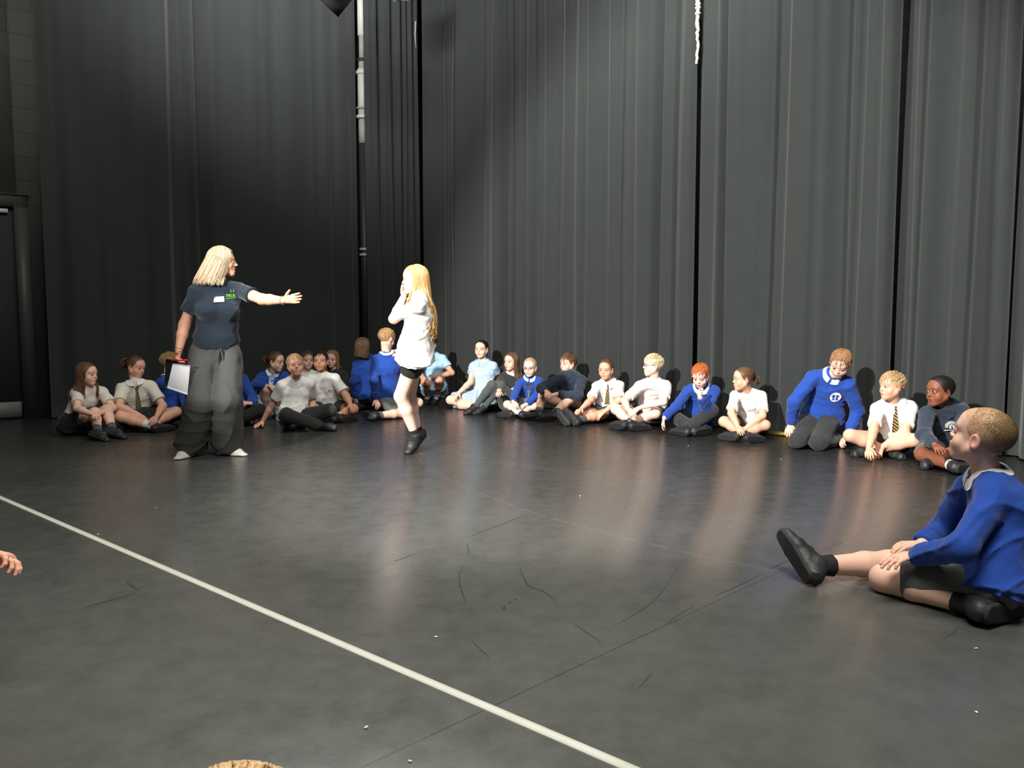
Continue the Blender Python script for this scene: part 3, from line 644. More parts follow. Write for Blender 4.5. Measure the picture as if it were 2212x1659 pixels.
# ---------------------------------------------------------------- hair
def hair_pieces(style, R, c, sc, colr, seed, garment=None, length=.3, n=None, fringe=0, part=0, world_down=(0, 0, -1), tail=None, vox=.004, messy=1.0, vol=0.0, skin=None, azmin=None):
    """returns list of (V,Q,C); head-local work, pushed to world by R,c,sc"""
    rs = np.random.RandomState(seed); out = Acc(); colr = np.array(colr)
    W = lambda p: (np.asarray(p)*sc)@R.T+c
    F = Field(.01); tight = style in ('tail', 'bun')
    off = {'shaved': .0022, 'short': .009, 'tail': .006, 'bun': .006, 'long': .010, 'bob': .012, 'afro': .008}[style]
    F.add(ell((0, -.013, .036), I3, (.0745+off, .094+off, .079+off)))
    if style in ('long', 'bob'): F.add(ell((0, -.035, -.02), I3, (.070, .062, .075)), .03)
    F.cut((0, .066+(.010 if style == 'shaved' else 0)-.012*(style == 'shaved'), .072), (0, .81, -.58))
    if style in ('short', 'shaved', 'afro', 'tail', 'bun'): F.cut((0, -.05, -.050), (0, .35, -1))
    for s in (-1, 1): F.sub(ell((s*.085, -.004 if style not in ('long', 'bob') else .02, -.018), I3, (.022, .026, .034)), .008)
    V, Q = F.mesh(vox)
    fl = folds(V*np.array([3.2, 1.2, .6]), seed, 2.2) if len(V) else V
    if style != 'shaved': V = V+(V-np.array([0, -.013, .02]))/.09*(fl[:, None]*.0012)
    cc = colr*(1+.16*np.clip(fl, -1, 1))[:, None]
    if style == 'shaved': cc = shaved_color(V, skin, colr)
    out.add(W(V), Q, cc)
    cen = np.array([0, -.013, .036]); rad = np.array([.0745, .094, .079])
    if style == 'shaved':
        for i in range(n or 9500):
            u = nrm(rs.randn(3)); p = cen+(rad+.0020)*u; mk = shaved_mask(p[None])[0]
            if mk < .18+.1*rs.rand(): continue
            g = np.array([0, .35, -.9])+rs.randn(3)*.25; g = nrm(g-u*(g@u)); q = p+g*.0055+u*.0022*rs.rand(); L = .006*rs.uniform(.7, 1.4)*(.6+.6*mk)
            cl = shaved_color(p[None], skin, colr)[0]*rs.uniform(.7, 1.0)
            out.tube([W(p-u*.001), W(p+g*L*.5+u*.0012), W(p+g*L+u*.0012)], np.array([.00038, .00036, .0002])*sc, 3, cl)
    def shell(u, o): return cen+(rad+o)*u/np.linalg.norm(u/1.0)
    if style in ('short', 'bob', 'long', 'afro') and style != 'afro':
        if style == 'short':
            for i in range(n or 300):
                az = rs.uniform(-math.pi, math.pi); el = rs.uniform(-.25, 1.45) if abs(az) > 1.3 else rs.uniform(.45, 1.5)
                if abs(az) > .9 and abs(az) < 1.9: el = max(el, rs.uniform(.0, .9))
                u = np.array([math.sin(az)*math.cos(el), math.cos(az)*math.cos(el), math.sin(el)])
                crown = nrm((0.05, -.55, .85)); g = u-crown; g = g-u*(g@u)
                if u[1] > .1: g = g+np.array([part*.6, .9, -.2])*(.6+fringe*.6)
                g = g-u*(g@u); g = nrm(nrm(g)+rs.randn(3)*.28*messy); L = rs.uniform(.25, .5)*(1+.6*fringe*(u[1] > .2)); pts = []
                for k in range(5):
                    pts.append(W(shell(u, off+.001+.0035*k/4*messy+(.004 if k == 4 else 0)*rs.rand()*messy))); u = nrm(u+g*L/4); g = g-u*(g@u)+np.array([0, 0, -.05]); 
                out.tube(pts, np.array([.002, .0042, .0042, .0032, .001])*sc, 4, colr*(1+rs.uniform(-.22, .22)), flat=.5)
    if style in ('long', 'bob'):
        N = int(1.7*(n or (150 if style == 'long' else 190))); down = nrm(world_down); lift = rs.rand(N)**1.5
        for i in range(N):
            sgn = rs.choice([-1, 1]); az = sgn*rs.uniform(.28 if style == 'bob' else .42, 1)**.8*math.pi
            az0 = azmin or (38 if style == 'bob' else 62); az = sgn*(math.radians(az0)+rs.rand()*(math.pi-math.radians(az0)))
            el0 = rs.uniform(.5, 1.5); pts = []; o = off-.001+rs.rand()*.005
            azs = az
            for k in range(6):
                el = el0+((.12 if style == 'bob' else -.1)-el0)*k/5; a2 = az+(0 if abs(az) > 1.3 else 0)
                u = np.array([math.sin(a2)*math.cos(el), math.cos(a2)*math.cos(el), math.sin(el)])
                p = shell(u, o); 
                if p[1] > .05 and abs(p[0]) < .05: p[1] = min(p[1], .085)
                pts.append(W(p))
            p = pts[-1].copy(); outw = nrm((p-c)-down*((p-c)@down)); wv = rs.uniform(0, 6.28); L = length*rs.uniform(.82, 1.05); K = 9
            back = -R[:, 1]; back[2] = 0
            amp = .009*messy
            for k in range(1, K+1):
                q = p+down*L*k/K+outw*(.004*math.sin(k*1.3+wv))*messy*min(1, k/4)+np.cross(outw, down)*amp*math.sin(k*1.5+wv)*min(1, k/4)+outw*(.020*(k/K)*(style == 'bob'))-outw*(.004*(k/K)*(style == 'long'))+back*(.02+vol)*(k/K)
                if garment is not None:
                    dd = garment.ev(q[None])[0]
                    if dd < .012: q = q+garment.grad(q[None])[0]*(.012-dd+lift[i]*.022)
                pts.append(q)
            pts = np.array(pts); t_ = np.linspace(0, len(pts)-1, 2*len(pts)-3); pts = np.stack([np.interp(t_, np.arange(len(pts)), pts[:, j]) for j in range(3)], 1)
            for _ in range(4): pts[2:-1] = (pts[1:-2]+2*pts[2:-1]+pts[3:])/4
            m = len(pts); r = np.full(m, .0062*sc); r[0] = .002; r[-1] = .0012; r[-2] = .0042*sc
            out.tube(pts, r, 5, colr*(1+rs.uniform(-.28, .28)), flat=.45)
    if style in ('tail', 'bun'):
        base = np.array(tail if tail is not None else (0, -.105, .06))
        for i in range(110):
            az = rs.uniform(-math.pi, math.pi); el = rs.uniform(-.2, 1.2) if abs(az) > 1.2 else rs.uniform(.5, 1.3)
            u0 = np.array([math.sin(az)*math.cos(el), math.cos(az)*math.cos(el), math.sin(el)]); u1 = nrm((base-cen)/rad)
            pts = [W(shell(nrm(u0*(1-t)+u1*t+1e-4), off+.0012)) for t in np.linspace(0, .92, 6)]
            out.tube(pts, np.array([.002, .004, .0045, .0045, .004, .003])*sc, 4, colr*(1+rs.uniform(-.2, .2)), flat=.4)
        b = W(base)
        for i in range(60):
            d0 = R@nrm(base-cen); pts = [b]; v = nrm(d0+rs.randn(3)*.45); p = b.copy(); L = length*rs.uniform(.7, 1.1)
            wv = rs.uniform(0, 6.28)
            for k in range(8):
                v = nrm(v+np.array([0, 0, -1])*(.42 if style == 'tail' else .15)+np.array([math.sin(wv+k*1.7), math.cos(wv+k*1.9), 0])*.25*messy+(0 if style == 'tail' else 1)*(b-p)/.05*.55)
                p = p+v*L/8; q = p
                if garment is not None:
                    dd = garment.ev(q[None])[0]
                    if dd < .012: q = q+garment.grad(q[None])[0]*(.012-dd)
                pts.append(q); p = q
            r = np.full(9, .0055*sc); r[0] = .004; r[-1] = .0015
            out.tube(pts, r, 5, colr*(1+rs.uniform(-.25, .25)), flat=.6)
    return out
# ---------------------------------------------------------------- marks and strips laid on a garment
def patch(acc, field, o, right, up, view, rows, cols, thick=.0025, gap=.0015, c=(1, 1, 1)):
    """rows: list of (v, lo, hi); the strip is dropped along view onto the garment"""
    G = []
    for v, lo, hi in rows: G.append([o+right*(lo+(hi-lo)*t)+up*v-view*.16 for t in np.linspace(0, 1, cols)])
    G = trace(field, np.array(G), view, gap=gap)
    g = np.array(G); N = -np.broadcast_to(view, g.shape)
    acc.grid(G, thick, c, N=N)
def disc_rows(r, n=9, sy=1.0, z0=0): return [(z0+r*sy*math.sin(a), -r*math.cos(a), r*math.cos(a)) for a in np.linspace(-math.pi/2*.98, math.pi/2*.98, n)]
# ---------------------------------------------------------------- people
SKIN = dict(fair=s2l((236, 190, 168)), pale=s2l((242, 202, 184)), tan=s2l((214, 158, 128)), warm=s2l((226, 172, 145)), dark=s2l((128, 78, 56)), adult=s2l((224, 166, 138)))
def cloth(kind):
    t = dict(white=(s2l((232, 230, 226)), .85, .0), cream=(s2l((222, 216, 204)), .85, .0), blue=((.014, .058, .31), .9, .15), navy=((.022, .032, .052), .9, .2), navytee=((.009, .017, .029), .85, .2),
             black=((.016, .017, .018), .9, .1), grey=((.120, .126, .116), .9, .15), greytights=((.075, .09, .085), .9, .2), charcoal=((.028, .030, .030), .9, .15),
             skyblue=(s2l((165, 200, 228)), .85, .0), shoe=((.018, .019, .019), .55, 0), sole=((.03, .03, .03), .7, 0), sockgrey=((.09, .095, .10), .95, 0), sockwhite=(s2l((225, 225, 222)), .95, 0), sockblack=((.02, .021, .022), .95, 0),
             trainer=(s2l((215, 212, 200)), .6, 0), solewhite=(s2l((225, 225, 220)), .6, 0), blank=(s2l((235, 235, 232)), .7, 0), soleblue=(s2l((50, 90, 150)), .6, 0), thread=((.48, .48, .50), .8, 0))[kind]
    return mat('fabric_'+kind, t[0], rough=t[1], noise=.10, nscale=35, bump=.12 if 'shoe' not in kind else .1, bscale=160, sheen=t[2], spec=.25 if kind != 'shoe' else .5)
def gingham():
    if 'gingham' in MATS: return MATS['gingham']
    m = bpy.data.materials.new('gingham'); m.use_nodes = True; nt = m.node_tree; b = nt.nodes['Principled BSDF']; b.inputs['Roughness'].default_value = .85
    tc = nt.nodes.new('ShaderNodeTexCoord'); sx = nt.nodes.new('ShaderNodeSeparateXYZ'); nt.links.new(tc.outputs['Object'], sx.inputs[0])
    outs = []
    for ax in ('X', 'Z'):
        a = nt.nodes.new('ShaderNodeMath'); a.operation = 'MULTIPLY'; a.inputs[1].default_value = 520; nt.links.new(sx.outputs[ax], a.inputs[0])
        si = nt.nodes.new('ShaderNodeMath'); si.operation = 'SINE'; nt.links.new(a.outputs[0], si.inputs[0])
        g = nt.nodes.new('ShaderNodeMath'); g.operation = 'GREATER_THAN'; g.inputs[1].default_value = 0; nt.links.new(si.outputs[0], g.inputs[0]); outs.append(g)
    ad = nt.nodes.new('ShaderNodeMath'); ad.operation = 'ADD'; nt.links.new(outs[0].outputs[0], ad.inputs[0]); nt.links.new(outs[1].outputs[0], ad.inputs[1])
    h = nt.nodes.new('ShaderNodeMath'); h.operation = 'MULTIPLY'; h.inputs[1].default_value = .5; nt.links.new(ad.outputs[0], h.inputs[0])
    r = nt.nodes.new('ShaderNodeValToRGB'); r.color_ramp.elements[0].color = (*s2l((222, 232, 240)), 1); r.color_ramp.elements[1].color = (*s2l((112, 160, 205)), 1)
    nt.links.new(h.outputs[0], r.inputs[0]); nt.links.new(r.outputs[0], b.inputs['Base Color']); MATS['gingham'] = m; return m
def striped(key, c1, c2, freq, d=(.6, 0, .8), th=0.0):
    if key in MATS: return MATS[key]
    m = bpy.data.materials.new(key); m.use_nodes = True; nt = m.node_tree; b = nt.nodes['Principled BSDF']; b.inputs['Roughness'].default_value = .7
    tc = nt.nodes.new('ShaderNodeTexCoord'); dp = nt.nodes.new('ShaderNodeVectorMath'); dp.operation = 'DOT_PRODUCT'; dp.inputs[1].default_value = d
    nt.links.new(tc.outputs['Object'], dp.inputs[0]); a = nt.nodes.new('ShaderNodeMath'); a.operation = 'MULTIPLY'; a.inputs[1].default_value = freq; nt.links.new(dp.outputs['Value'], a.inputs[0])
    si = nt.nodes.new('ShaderNodeMath'); si.operation = 'SINE'; nt.links.new(a.outputs[0], si.inputs[0])
    g = nt.nodes.new('ShaderNodeMath'); g.operation = 'GREATER_THAN'; g.inputs[1].default_value = th; nt.links.new(si.outputs[0], g.inputs[0])
    mx = nt.nodes.new('ShaderNodeMix'); mx.data_type = 'RGBA'; mx.inputs[6].default_value = (*c1, 1); mx.inputs[7].default_value = (*c2, 1)
    nt.links.new(g.outputs[0], mx.inputs[0]); nt.links.new(mx.outputs[2], b.inputs['Base Color']); MATS[key] = m; return m
def dotted():
    if 'dotted' in MATS: return MATS['dotted']
    m = bpy.data.materials.new('dotted'); m.use_nodes = True; nt = m.node_tree; b = nt.nodes['Principled BSDF']; b.inputs['Roughness'].default_value = .85
    tc = nt.nodes.new('ShaderNodeTexCoord'); vals = []
    for d, fq in (((.86, .25, .5), 610), ((-.5, -.15, .86), 880)):
        dp = nt.nodes.new('ShaderNodeVectorMath'); dp.operation = 'DOT_PRODUCT'; dp.inputs[1].default_value = d; nt.links.new(tc.outputs['Object'], dp.inputs[0])
        a = nt.nodes.new('ShaderNodeMath'); a.operation = 'MULTIPLY'; a.inputs[1].default_value = fq; nt.links.new(dp.outputs['Value'], a.inputs[0])
        si = nt.nodes.new('ShaderNodeMath'); si.operation = 'SINE'; nt.links.new(a.outputs[0], si.inputs[0]); vals.append(si)
    g0 = nt.nodes.new('ShaderNodeMath'); g0.operation = 'GREATER_THAN'; g0.inputs[1].default_value = -.35; nt.links.new(vals[0].outputs[0], g0.inputs[0])
    g1 = nt.nodes.new('ShaderNodeMath'); g1.operation = 'GREATER_THAN'; g1.inputs[1].default_value = .35; nt.links.new(vals[1].outputs[0], g1.inputs[0])
    mu = nt.nodes.new('ShaderNodeMath'); mu.operation = 'MULTIPLY'; nt.links.new(g0.outputs[0], mu.inputs[0]); nt.links.new(g1.outputs[0], mu.inputs[1])
    mx = nt.nodes.new('ShaderNodeMix'); mx.data_type = 'RGBA'; mx.inputs[6].default_value = (.012, .013, .013, 1); mx.inputs[7].default_value = (.24, .24, .225, 1)
    nt.links.new(mu.outputs[0], mx.inputs[0]); nt.links.new(mx.outputs[2], b.inputs['Base Color']); MATS['dotted'] = m; return m
M_skin = mat('skin', (1, 1, 1), rough=.55, noise=.05, nscale=25, bump=.06, bscale=300, attr=True, spec=.35, sss=.12)
M_hair = mat('hair', (1, 1, 1), rough=.5, noise=.15, nscale=60, attr=True, spec=.4)
HAIRC = dict(blonde=s2l((188, 156, 114)), ash=s2l((176, 154, 128)), lightbrown=s2l((150, 112, 75)), brown=s2l((98, 70, 48)), darkbrown=s2l((55, 40, 32)), black=s2l((26, 22, 22)), ginger=s2l((178, 92, 46)), strawberry=s2l((205, 158, 106)), platinum=s2l((208, 190, 150)), sandy=s2l((170, 135, 92)), afro=s2l((28, 22, 20)))
ALL = []
def person(label, J, Y0, s, look=(0, 0, 0), front=None, skin='fair', hair=('short', 'brown', {}), top=('tee', 'white'), bottom=('shorts', 'grey'), socks='sockgrey', sockh=.35,
           shoe='shoe', sole='sole', ground=('pe', 'aa:.048', 'ab:.048', 'ta:.032', 'tb:.032'), w=1.0, wl=1.0, H=.208, mouth=0., blink=False, collar=None, tie=None, glasses=None, badge=None,
           slouch=1.0, near=False, group=None, lens=None, palmA=None, palmB=None, curlA=.35, curlB=.35, extra=None, seed=None, flare=0., gaze=0, eye=(.05, .035, .025), hood=False, vneck=None, thumb=.6, fat=0.):
    seed = len(ALL)+1 if seed is None else seed; random.seed(seed); rs = np.random.RandomState(seed)
    K = solve(J, Y0, s, ground=ground, lens=lens)
    pe, nb, hd = K['pe'], K['nb'], K['hd']; org = np.array([pe[0], pe[1], 0.])
    side = nrm(K['sb']-K['sa']); up = nrm(nb-pe); fr = nrm(np.cross(side, up)); fy = math.radians(look[0]*.6 if front is None else front)
    t = CAM-pe; t[2] = 0; t = nrm(t); fv = math.cos(fy)*t+math.sin(fy)*np.array([-t[1], t[0], 0]); sg = 1 if fr@fv > 0 else -1; fr = fr*sg
    hside = nrm(K['hb']-K['ha'])
    R, sc = head_frame(None, hd, *look, H); hw = lambda p: (np.asarray(p, float)*sc)@R.T+hd
    hneck = hw((0, -.022, -.05))
    root = bpy.data.objects.new('person', None); col.objects.link(root); root.location = org; root['label'] = label; root['category'] = 'person'
    root.empty_display_size = .1
    if group: root['group'] = group
    vb = .0075 if not near else .005; vh = .0032 if not near else .0022
    L = lambda a, b, q: K[a]+(K[b]-K[a])*q
    # ---- torso chain shared by body and garment
    def chain(F, o, hem=0., wf=1.0, fl=0.):
        pts = [pe-up*(.02+hem)*s, pe+(nb-pe)*.36-fr*.018*slouch*s, pe+(nb-pe)*.72-fr*.026*slouch*s, nb-up*.035*s-fr*.006*slouch*s]
        W_ = [.138-.010*(o == 0)+fl, .112+fl*.6, .130+fl*.15, .090]; D_ = [.092+fl*.9+fat, .082+fl*.5+fat, .090+fl*.1+fat*.4, .052]
        for i in range(3):
            sd_ = hside*(1-i/3)+side*(i/3)
            F.add(ellcone(pts[i], pts[i+1], sd_, (W_[i]*w+o/s)*s*wf, (D_[i]*w+o/s)*s, (W_[i+1]*w+o/s)*s*wf, (D_[i+1]*w+o/s)*s, cuta=(hem > 0 and i == 0)), .03)
        for q in 'ab': F.add(rcone(nb+up*.012*s, K['s'+q]-up*.004*s, (.034*s+o*.7), (.038*w*s+o*.8)), .045)
    # ---- body
    B = Acc(); F = Field(.022); chain(F, 0)
    F.add(ellcone(pe-up*.03*s, pe+up*.05*s, hside, .125*w*s, .085*s, .118*w*s, .082*s), .03)
    F.add(rcone(nb-up*.02*s, hneck, .050*s, .046*sc), .02)
    for q in 'ab':
        F.add(rcone(K['s'+q], K['e'+q], .040*w*s, .033*w*s)); F.add(rcone(K['e'+q], L('e'+q, 'w'+q, .35), .034*w*s, .035*w*s)); F.add(rcone(L('e'+q, 'w'+q, .35), K['w'+q], .034*w*s, .0215*s), .01)
        k, a = K['k'+q], K['a'+q]
        F.add(rcone(K['h'+q], k, .068*wl*s, .050*wl*s)); F.add(rcone(k, L('k'+q, 'a'+q, .34), .049*wl*s, .047*wl*s)); F.add(rcone(L('k'+q, 'a'+q, .34), a, .047*wl*s, .030*s), .02)
        fd = nrm(K['t'+q]-a); F.add(rcone(a, a+fd*.07*s, .024*s, .014*s), .008)
    F.cut((0, 0, .003), (0, 0, -1))
    V, Q = F.mesh(vb); B.add(V, Q, np.array(SKIN[skin])*1.0)
    Vh, Qh = head_mesh(vh, mouth, blink, skin != 'adult'); st, hc, hk = hair; hcol = np.array(HAIRC[hc])
    browc = hcol*.6 if hc not in ('black', 'darkbrown', 'afro') else hcol
    B.add(hw(Vh), Qh, head_colors(Vh, SKIN[skin], browc, scalp=(hcol, hk.get('scalp', .8)) if st in ('short', 'shaved', 'afro', 'tail', 'bun') else (hcol, .8)))
    if not blink:
        for e in (-1, 1):
            Ve, Qe, De = uvsphere((e*.031, .0705, .003), .0150, 12, 16); g = nrm((math.sin(math.radians(-gaze)), math.cos(math.radians(gaze)), .0)); dt = De@g
            C = np.where(dt[:, None] > .94, np.array([.004]*3), np.where(dt[:, None] > .77, np.array(eye), np.array([.46, .42, .40]))); B.add(hw(Ve), Qe, C)
    pr = {}
    for q in 'ab':
        wv, fv_ = K['w'+q], K['f'+q]; n = palmA if q == 'a' else palmB
        if n is None: n = np.array([0, 0, -1.])+.5*nrm(pe+up*.15*s-wv)
        if isinstance(n, str): n = {'down': -np.array([0, 0, 1.]), 'up': np.array([0, 0, 1.]), 'cam': nrm(CAM-wv), 'away': -nrm(CAM-wv), 'head': nrm(hd-wv), 'body': nrm(pe+up*.2-wv)}[n]
        right = (q == 'a') == (sg > 0)
        HF = hand_field(wv, fv_, n, s*.97, 1 if right else -1, curl=(curlA if q == 'a' else curlB), thumb=thumb)
        HF.cut((0, 0, .002), (0, 0, -1)); V, Q = HF.mesh(.0033 if not near else .002); B.add(V, Q, np.array(SKIN[skin])*np.array([1.0, .93, .90]))
    add('body', B.mesh('body', M_skin, cols=True, origin=org), root)
    # ---- top
    kind, tc_ = top[0], top[1]; o = dict(tee=.011, long=.017, hoodie=.021)[kind]
    tm = gingham() if tc_ == 'gingham' else cloth(tc_)
    T = Field(.03); chain(T, o*s, hem=.035 if bottom[0] != 'dress' else 0, fl=flare)
    if bottom[0] not in ('dress', 'wide', 'tights'): T.add(ellcone(pe-up*.035*s, pe+up*.06*s, hside, (.163+flare)*w*s, (.118+fat+flare)*s, .146*w*s, (.104+fat+flare)*s, cuta=True), .02)
    TF = Field(.03); chain(TF, o*s, fl=flare)
    if extra: extra(T, TF, K, s, fr, side, up)
    for q in 'ab':
        S_, E_, W2 = K['s'+q], K['e'+q], K['w'+q]
        if kind == 'tee':
            e = S_+(E_-S_)*(.62 if top[2:] == () else top[2]); T.add(rcone(S_, e, (.043*w+.004)*s, (.047*w+.009)*s, cutb=True), .03)
        else:
            r = (.044*w+(.008 if kind == 'hoodie' else .004))*s
            T.add(rcone(S_, E_, r+.004, r-.002*s), .025); m = W2+(E_-W2)*.22; T.add(rcone(E_, m, r-.002*s, .040*s), .025); T.add(rcone(m, W2+(E_-W2)*.05, .036*s, .030*s, cutb=True), .012)
    if hood:
        hp = [nb+fr*.040*s+side*sx*.070*s-up*(.004)*s for sx in (-1, 1)]; bk = nb-fr*.075*s+up*.018*s
        for sx, p in zip((-1, 1), hp):
            m = nb+side*sx*.080*s-fr*.038*s+up*.016*s; T.add(rcone(p, m, .014*s, .024*s), .02); T.add(rcone(m, bk, .024*s, .034*s), .02)
        T.add(rcone(hp[0], nb+fr*.074*s-up*.035*s, .014*s, .012*s), .015); T.add(rcone(hp[1], nb+fr*.074*s-up*.035*s, .014*s, .012*s), .015)
    T.cut((0, 0, .006), (0, 0, -1)); T.noise = ((.0042 if kind == 'tee' else .0047)*s, seed, 1/s)
    TF.noise = T.noise
    V, Q = T.mesh(.0068 if not near else .005)
    nm = {'tee': 'shirt', 'long': 'jumper', 'hoodie': 'hoodie'}[kind] if len(top) < 4 else top[3]
    A = Acc(); A.add(V, Q); tobj = add(nm, A.mesh(nm, tm, origin=org), root)
    # ---- bottoms
    bk_, bc = bottom[0], bottom[1]; bm = gingham() if bc == 'gingham' else (dotted() if bc == 'dotted' else cloth(bc))
    G = Field(.025)
    if bk_ == 'wide':
        G.add(ellcone(pe+up*.10*s, pe-up*.02*s, hside, .135*s, .108*s, .150*s, .125*s), .04)
        for q in 'ab':
            hem = K['a'+q]+np.array([0, 0, .012]); m = K['k'+q]; hh = K['h'+q]+hside*(.018*s if q == 'b' else -.018*s)
            G.add(ellcone(hh, m, hside, .088*s, .105*s, .098*s, .100*s), .012); G.add(ellcone(m, hem, hside, .096*s, .098*s, .106*s, .108*s, cutb=True), .012)
    else:
        G.add(ellcone(pe-up*.035*s, pe+up*.02*s, hside, .136*w*s, .094*w*s, .134*w*s, .096*w*s), .03)
        if bk_ != 'tights' or True: G.add(ellcone(pe-up*.01*s, pe+up*.07*s, hside, .130*w*s, .094*w*s, .116*w*s, .086*w*s, cutb=True), .03)
        for q in 'ab':
            if bk_ == 'trousers':
                G.add(rcone(K['h'+q], K['k'+q], .078*wl*s, .062*wl*s)); m = L('k'+q, 'a'+q, .5); G.add(rcone(K['k'+q], m, .062*wl*s, .058*s)); G.add(rcone(m, L('k'+q, 'a'+q, .95), .056*s, .056*s, cutb=True), .02)
            elif bk_ == 'tights':
                G.add(rcone(K['h'+q], K['k'+q], .078*s, .054*s)); G.add(rcone(K['k'+q], L('k'+q, 'a'+q, .34), .052*s, .050*s)); G.add(rcone(L('k'+q, 'a'+q, .34), K['a'+q], .050*s, .034*s), .02)
            elif bk_ == 'cycle': G.add(rcone(K['h'+q], L('h'+q, 'k'+q, bottom[2]), .075*wl*s, .068*wl*s, cutb=True), .02)
            elif bk_ == 'shorts': G.add(rcone(K['h'+q], L('h'+q, 'k'+q, .74 if len(bottom) < 3 else bottom[2]), .080*wl*s, .074*wl*s, cutb=True), .02)
            elif bk_ in ('skirt', 'dress'): G.add(rcone(K['h'+q], L('h'+q, 'k'+q, bottom[2] if len(bottom) > 2 else .78), .086*s, .088*s, cutb=True), .08)
        if bk_ in ('skirt', 'dress'):
            e1, e2 = L('ha', 'ka', .7), L('hb', 'kb', .7); G.add(rcone((K['ha']+K['hb'])/2, (e1+e2)/2, .08*s, .08*s, cutb=True), .06)
    G.cut((0, 0, .004), (0, 0, -1)); G.noise = ((.004 if bk_ not in ('skirt', 'dress', 'wide') else .008 if bk_ != 'wide' else .0048)*s*(.15 if bk_ in ('tights', 'cycle') else 1), seed+50, 1/s)
    V, Q = G.mesh(.007 if not near else .005); A = Acc(); A.add(V, Q)
    nm = {'trousers': 'trousers', 'shorts': 'shorts', 'cycle': 'cycling_shorts', 'skirt': 'skirt', 'dress': 'dress_skirt', 'tights': 'tights', 'wide': 'wide_leg_trousers'}[bk_]
    bobj = add(nm, A.mesh(nm, bm, origin=org), root)
    # ---- socks and shoes
    for q in 'ab':
        a, k, tt = K['a'+q], K['k'+q], K['t'+q]; fd = nrm(tt-a); u = k-a; u = u-fd*(u@fd); u = nrm(u) if np.linalg.norm(u) > .04 else nrm(np.array([0, 0, 1.])-fd*fd[2])
        if a[2] < .10*s+.02 and abs(fd[2]) < .5 and u[2] > .3 and bk_ in ('wide',): u = nrm(np.array([0, 0, 1.])-fd*fd[2])
        sd_ = np.cross(fd, u)
        if socks and bk_ not in ('tights', 'wide'):
            S = Field(.012); e = a+(k-a)*sockh; S.add(rcone(a, e, .034*s, (.036+.012*min(1, sockh*2))*s, cutb=True)); S.add(rcone(a, a+fd*.06*s, .033*s, .030*s)); S.cut((0, 0, .004), (0, 0, -1)); S.noise = (.0015, seed+9, 1.5)
            V, Q = S.mesh(.0055 if not near else .0035); A = Acc(); A.add(V, Q); add('sock', A.mesh('sock', cloth(socks), origin=org), root)
        f_ = 1.0*s
        heel = a-fd*.040*f_-u*.030*f_; ball = a+fd*.090*f_-u*.036*f_; tip = a+fd*.150*f_-u*.042*f_
        S = Field(.016); S.add(ellcone(heel, ball, sd_, .034*f_, .034*f_, .042*f_, .036*f_)); S.add(ellcone(ball, tip, sd_, .042*f_, .034*f_, .034*f_, .027*f_)); S.add(rcone(heel, a+u*.012*f_, .034*f_, .041*f_, cutb=True)); S.add(rcone(a+fd*.01*f_, ball+u*.012*f_, .040*f_, .032*f_))
        S.cut(a-u*.060*f_, -u); S.cut((0, 0, .003), (0, 0, -1)); S.noise = (.0014, seed+20, 2.)
        V, Q = S.mesh(.005 if not near else .003); A = Acc(); A.add(V, Q); sh = add('shoe', A.mesh('shoe', cloth(shoe), origin=org), root)
        S = Field(.004); S.add(ellcone(heel-u*.02*f_, ball-u*.014*f_, sd_, .036*f_, .03*f_, .0435*f_, .03*f_)); S.add(ellcone(ball-u*.014*f_, tip-u*.008*f_, sd_, .0435*f_, .03*f_, .035*f_, .03*f_)); S.cut(a-u*.058*f_, u); S.cut(a-u*.070*f_, -u); S.cut((0, 0, .001), (0, 0, -1))
        V, Q = S.mesh(.0045 if not near else .003)
        if len(V) > 20: A = Acc(); A.add(V, Q); add('sole', A.mesh('sole', cloth(sole), origin=org), sh)
    # ---- hair
    hp = hair_pieces(st, R, hd, sc, hcol, seed, garment=TF, vox=.0045 if not near else .003, skin=SKIN[skin], **{k: v for k, v in hk.items() if k not in ('scalp', 'tie')})
    add('hair', hp.mesh('hair', M_hair, cols=True, origin=org), root)
    if hk.get('tie'):
        A = Acc(); b = hw(np.array(hk.get('tail', (0, -.105, .06)))*1.02); ax_ = nrm(b-hw((0, -.013, .036))); e1 = nrm(np.cross(ax_, (0.1, .2, 1))); e2 = np.cross(ax_, e1)
        A.tube([b+(e1*math.cos(x)+e2*math.sin(x))*.016 for x in np.linspace(0, 2*math.pi, 12)[:-1]], .007, 6, closed=True); add('hair_band', A.mesh('hair_band', mat('band_'+hk['tie'], HAIRB[hk['tie']]), origin=org), root)
    # ---- details
    ax_ = nrm(hneck-(nb-up*.02*s))
    cf = nrm(fr-ax_*(fr@ax_)); cs_ = np.cross(ax_, cf)
    if collar:
        A = Acc(); gap = .13; nA = 40; G2 = []
        for th in np.linspace(gap, 2*math.pi-gap, nA):
            dr = cf*math.cos(th)+cs_*math.sin(th); fro = max(0, math.cos(th))
            row = []
            for t_ in np.linspace(0, 1, 8):
                r_ = (.0505+(.022+.016*fro)*(.62 if kind == 'long' else 1)*max(0, t_-.15)/.85)*s; z_ = (.030+.010*math.sin(min(1, t_/.3)*math.pi/2)-.036*t_*(.75 if kind == 'long' else 1)-.030*t_*fro**2*(.5 if kind == 'long' else 1)-.012*fro)*s
                row.append(nb+ax_*z_+dr*r_)
            G2.append(row)
        G2 = np.array(G2); dd = T.evn(G2); g = T.grad(G2); push = np.maximum(0, .005-dd); G2 = G2+g*push[..., None]
        A.grid(G2, .003); add('collar', A.mesh('collar', cloth(collar), origin=org), root)
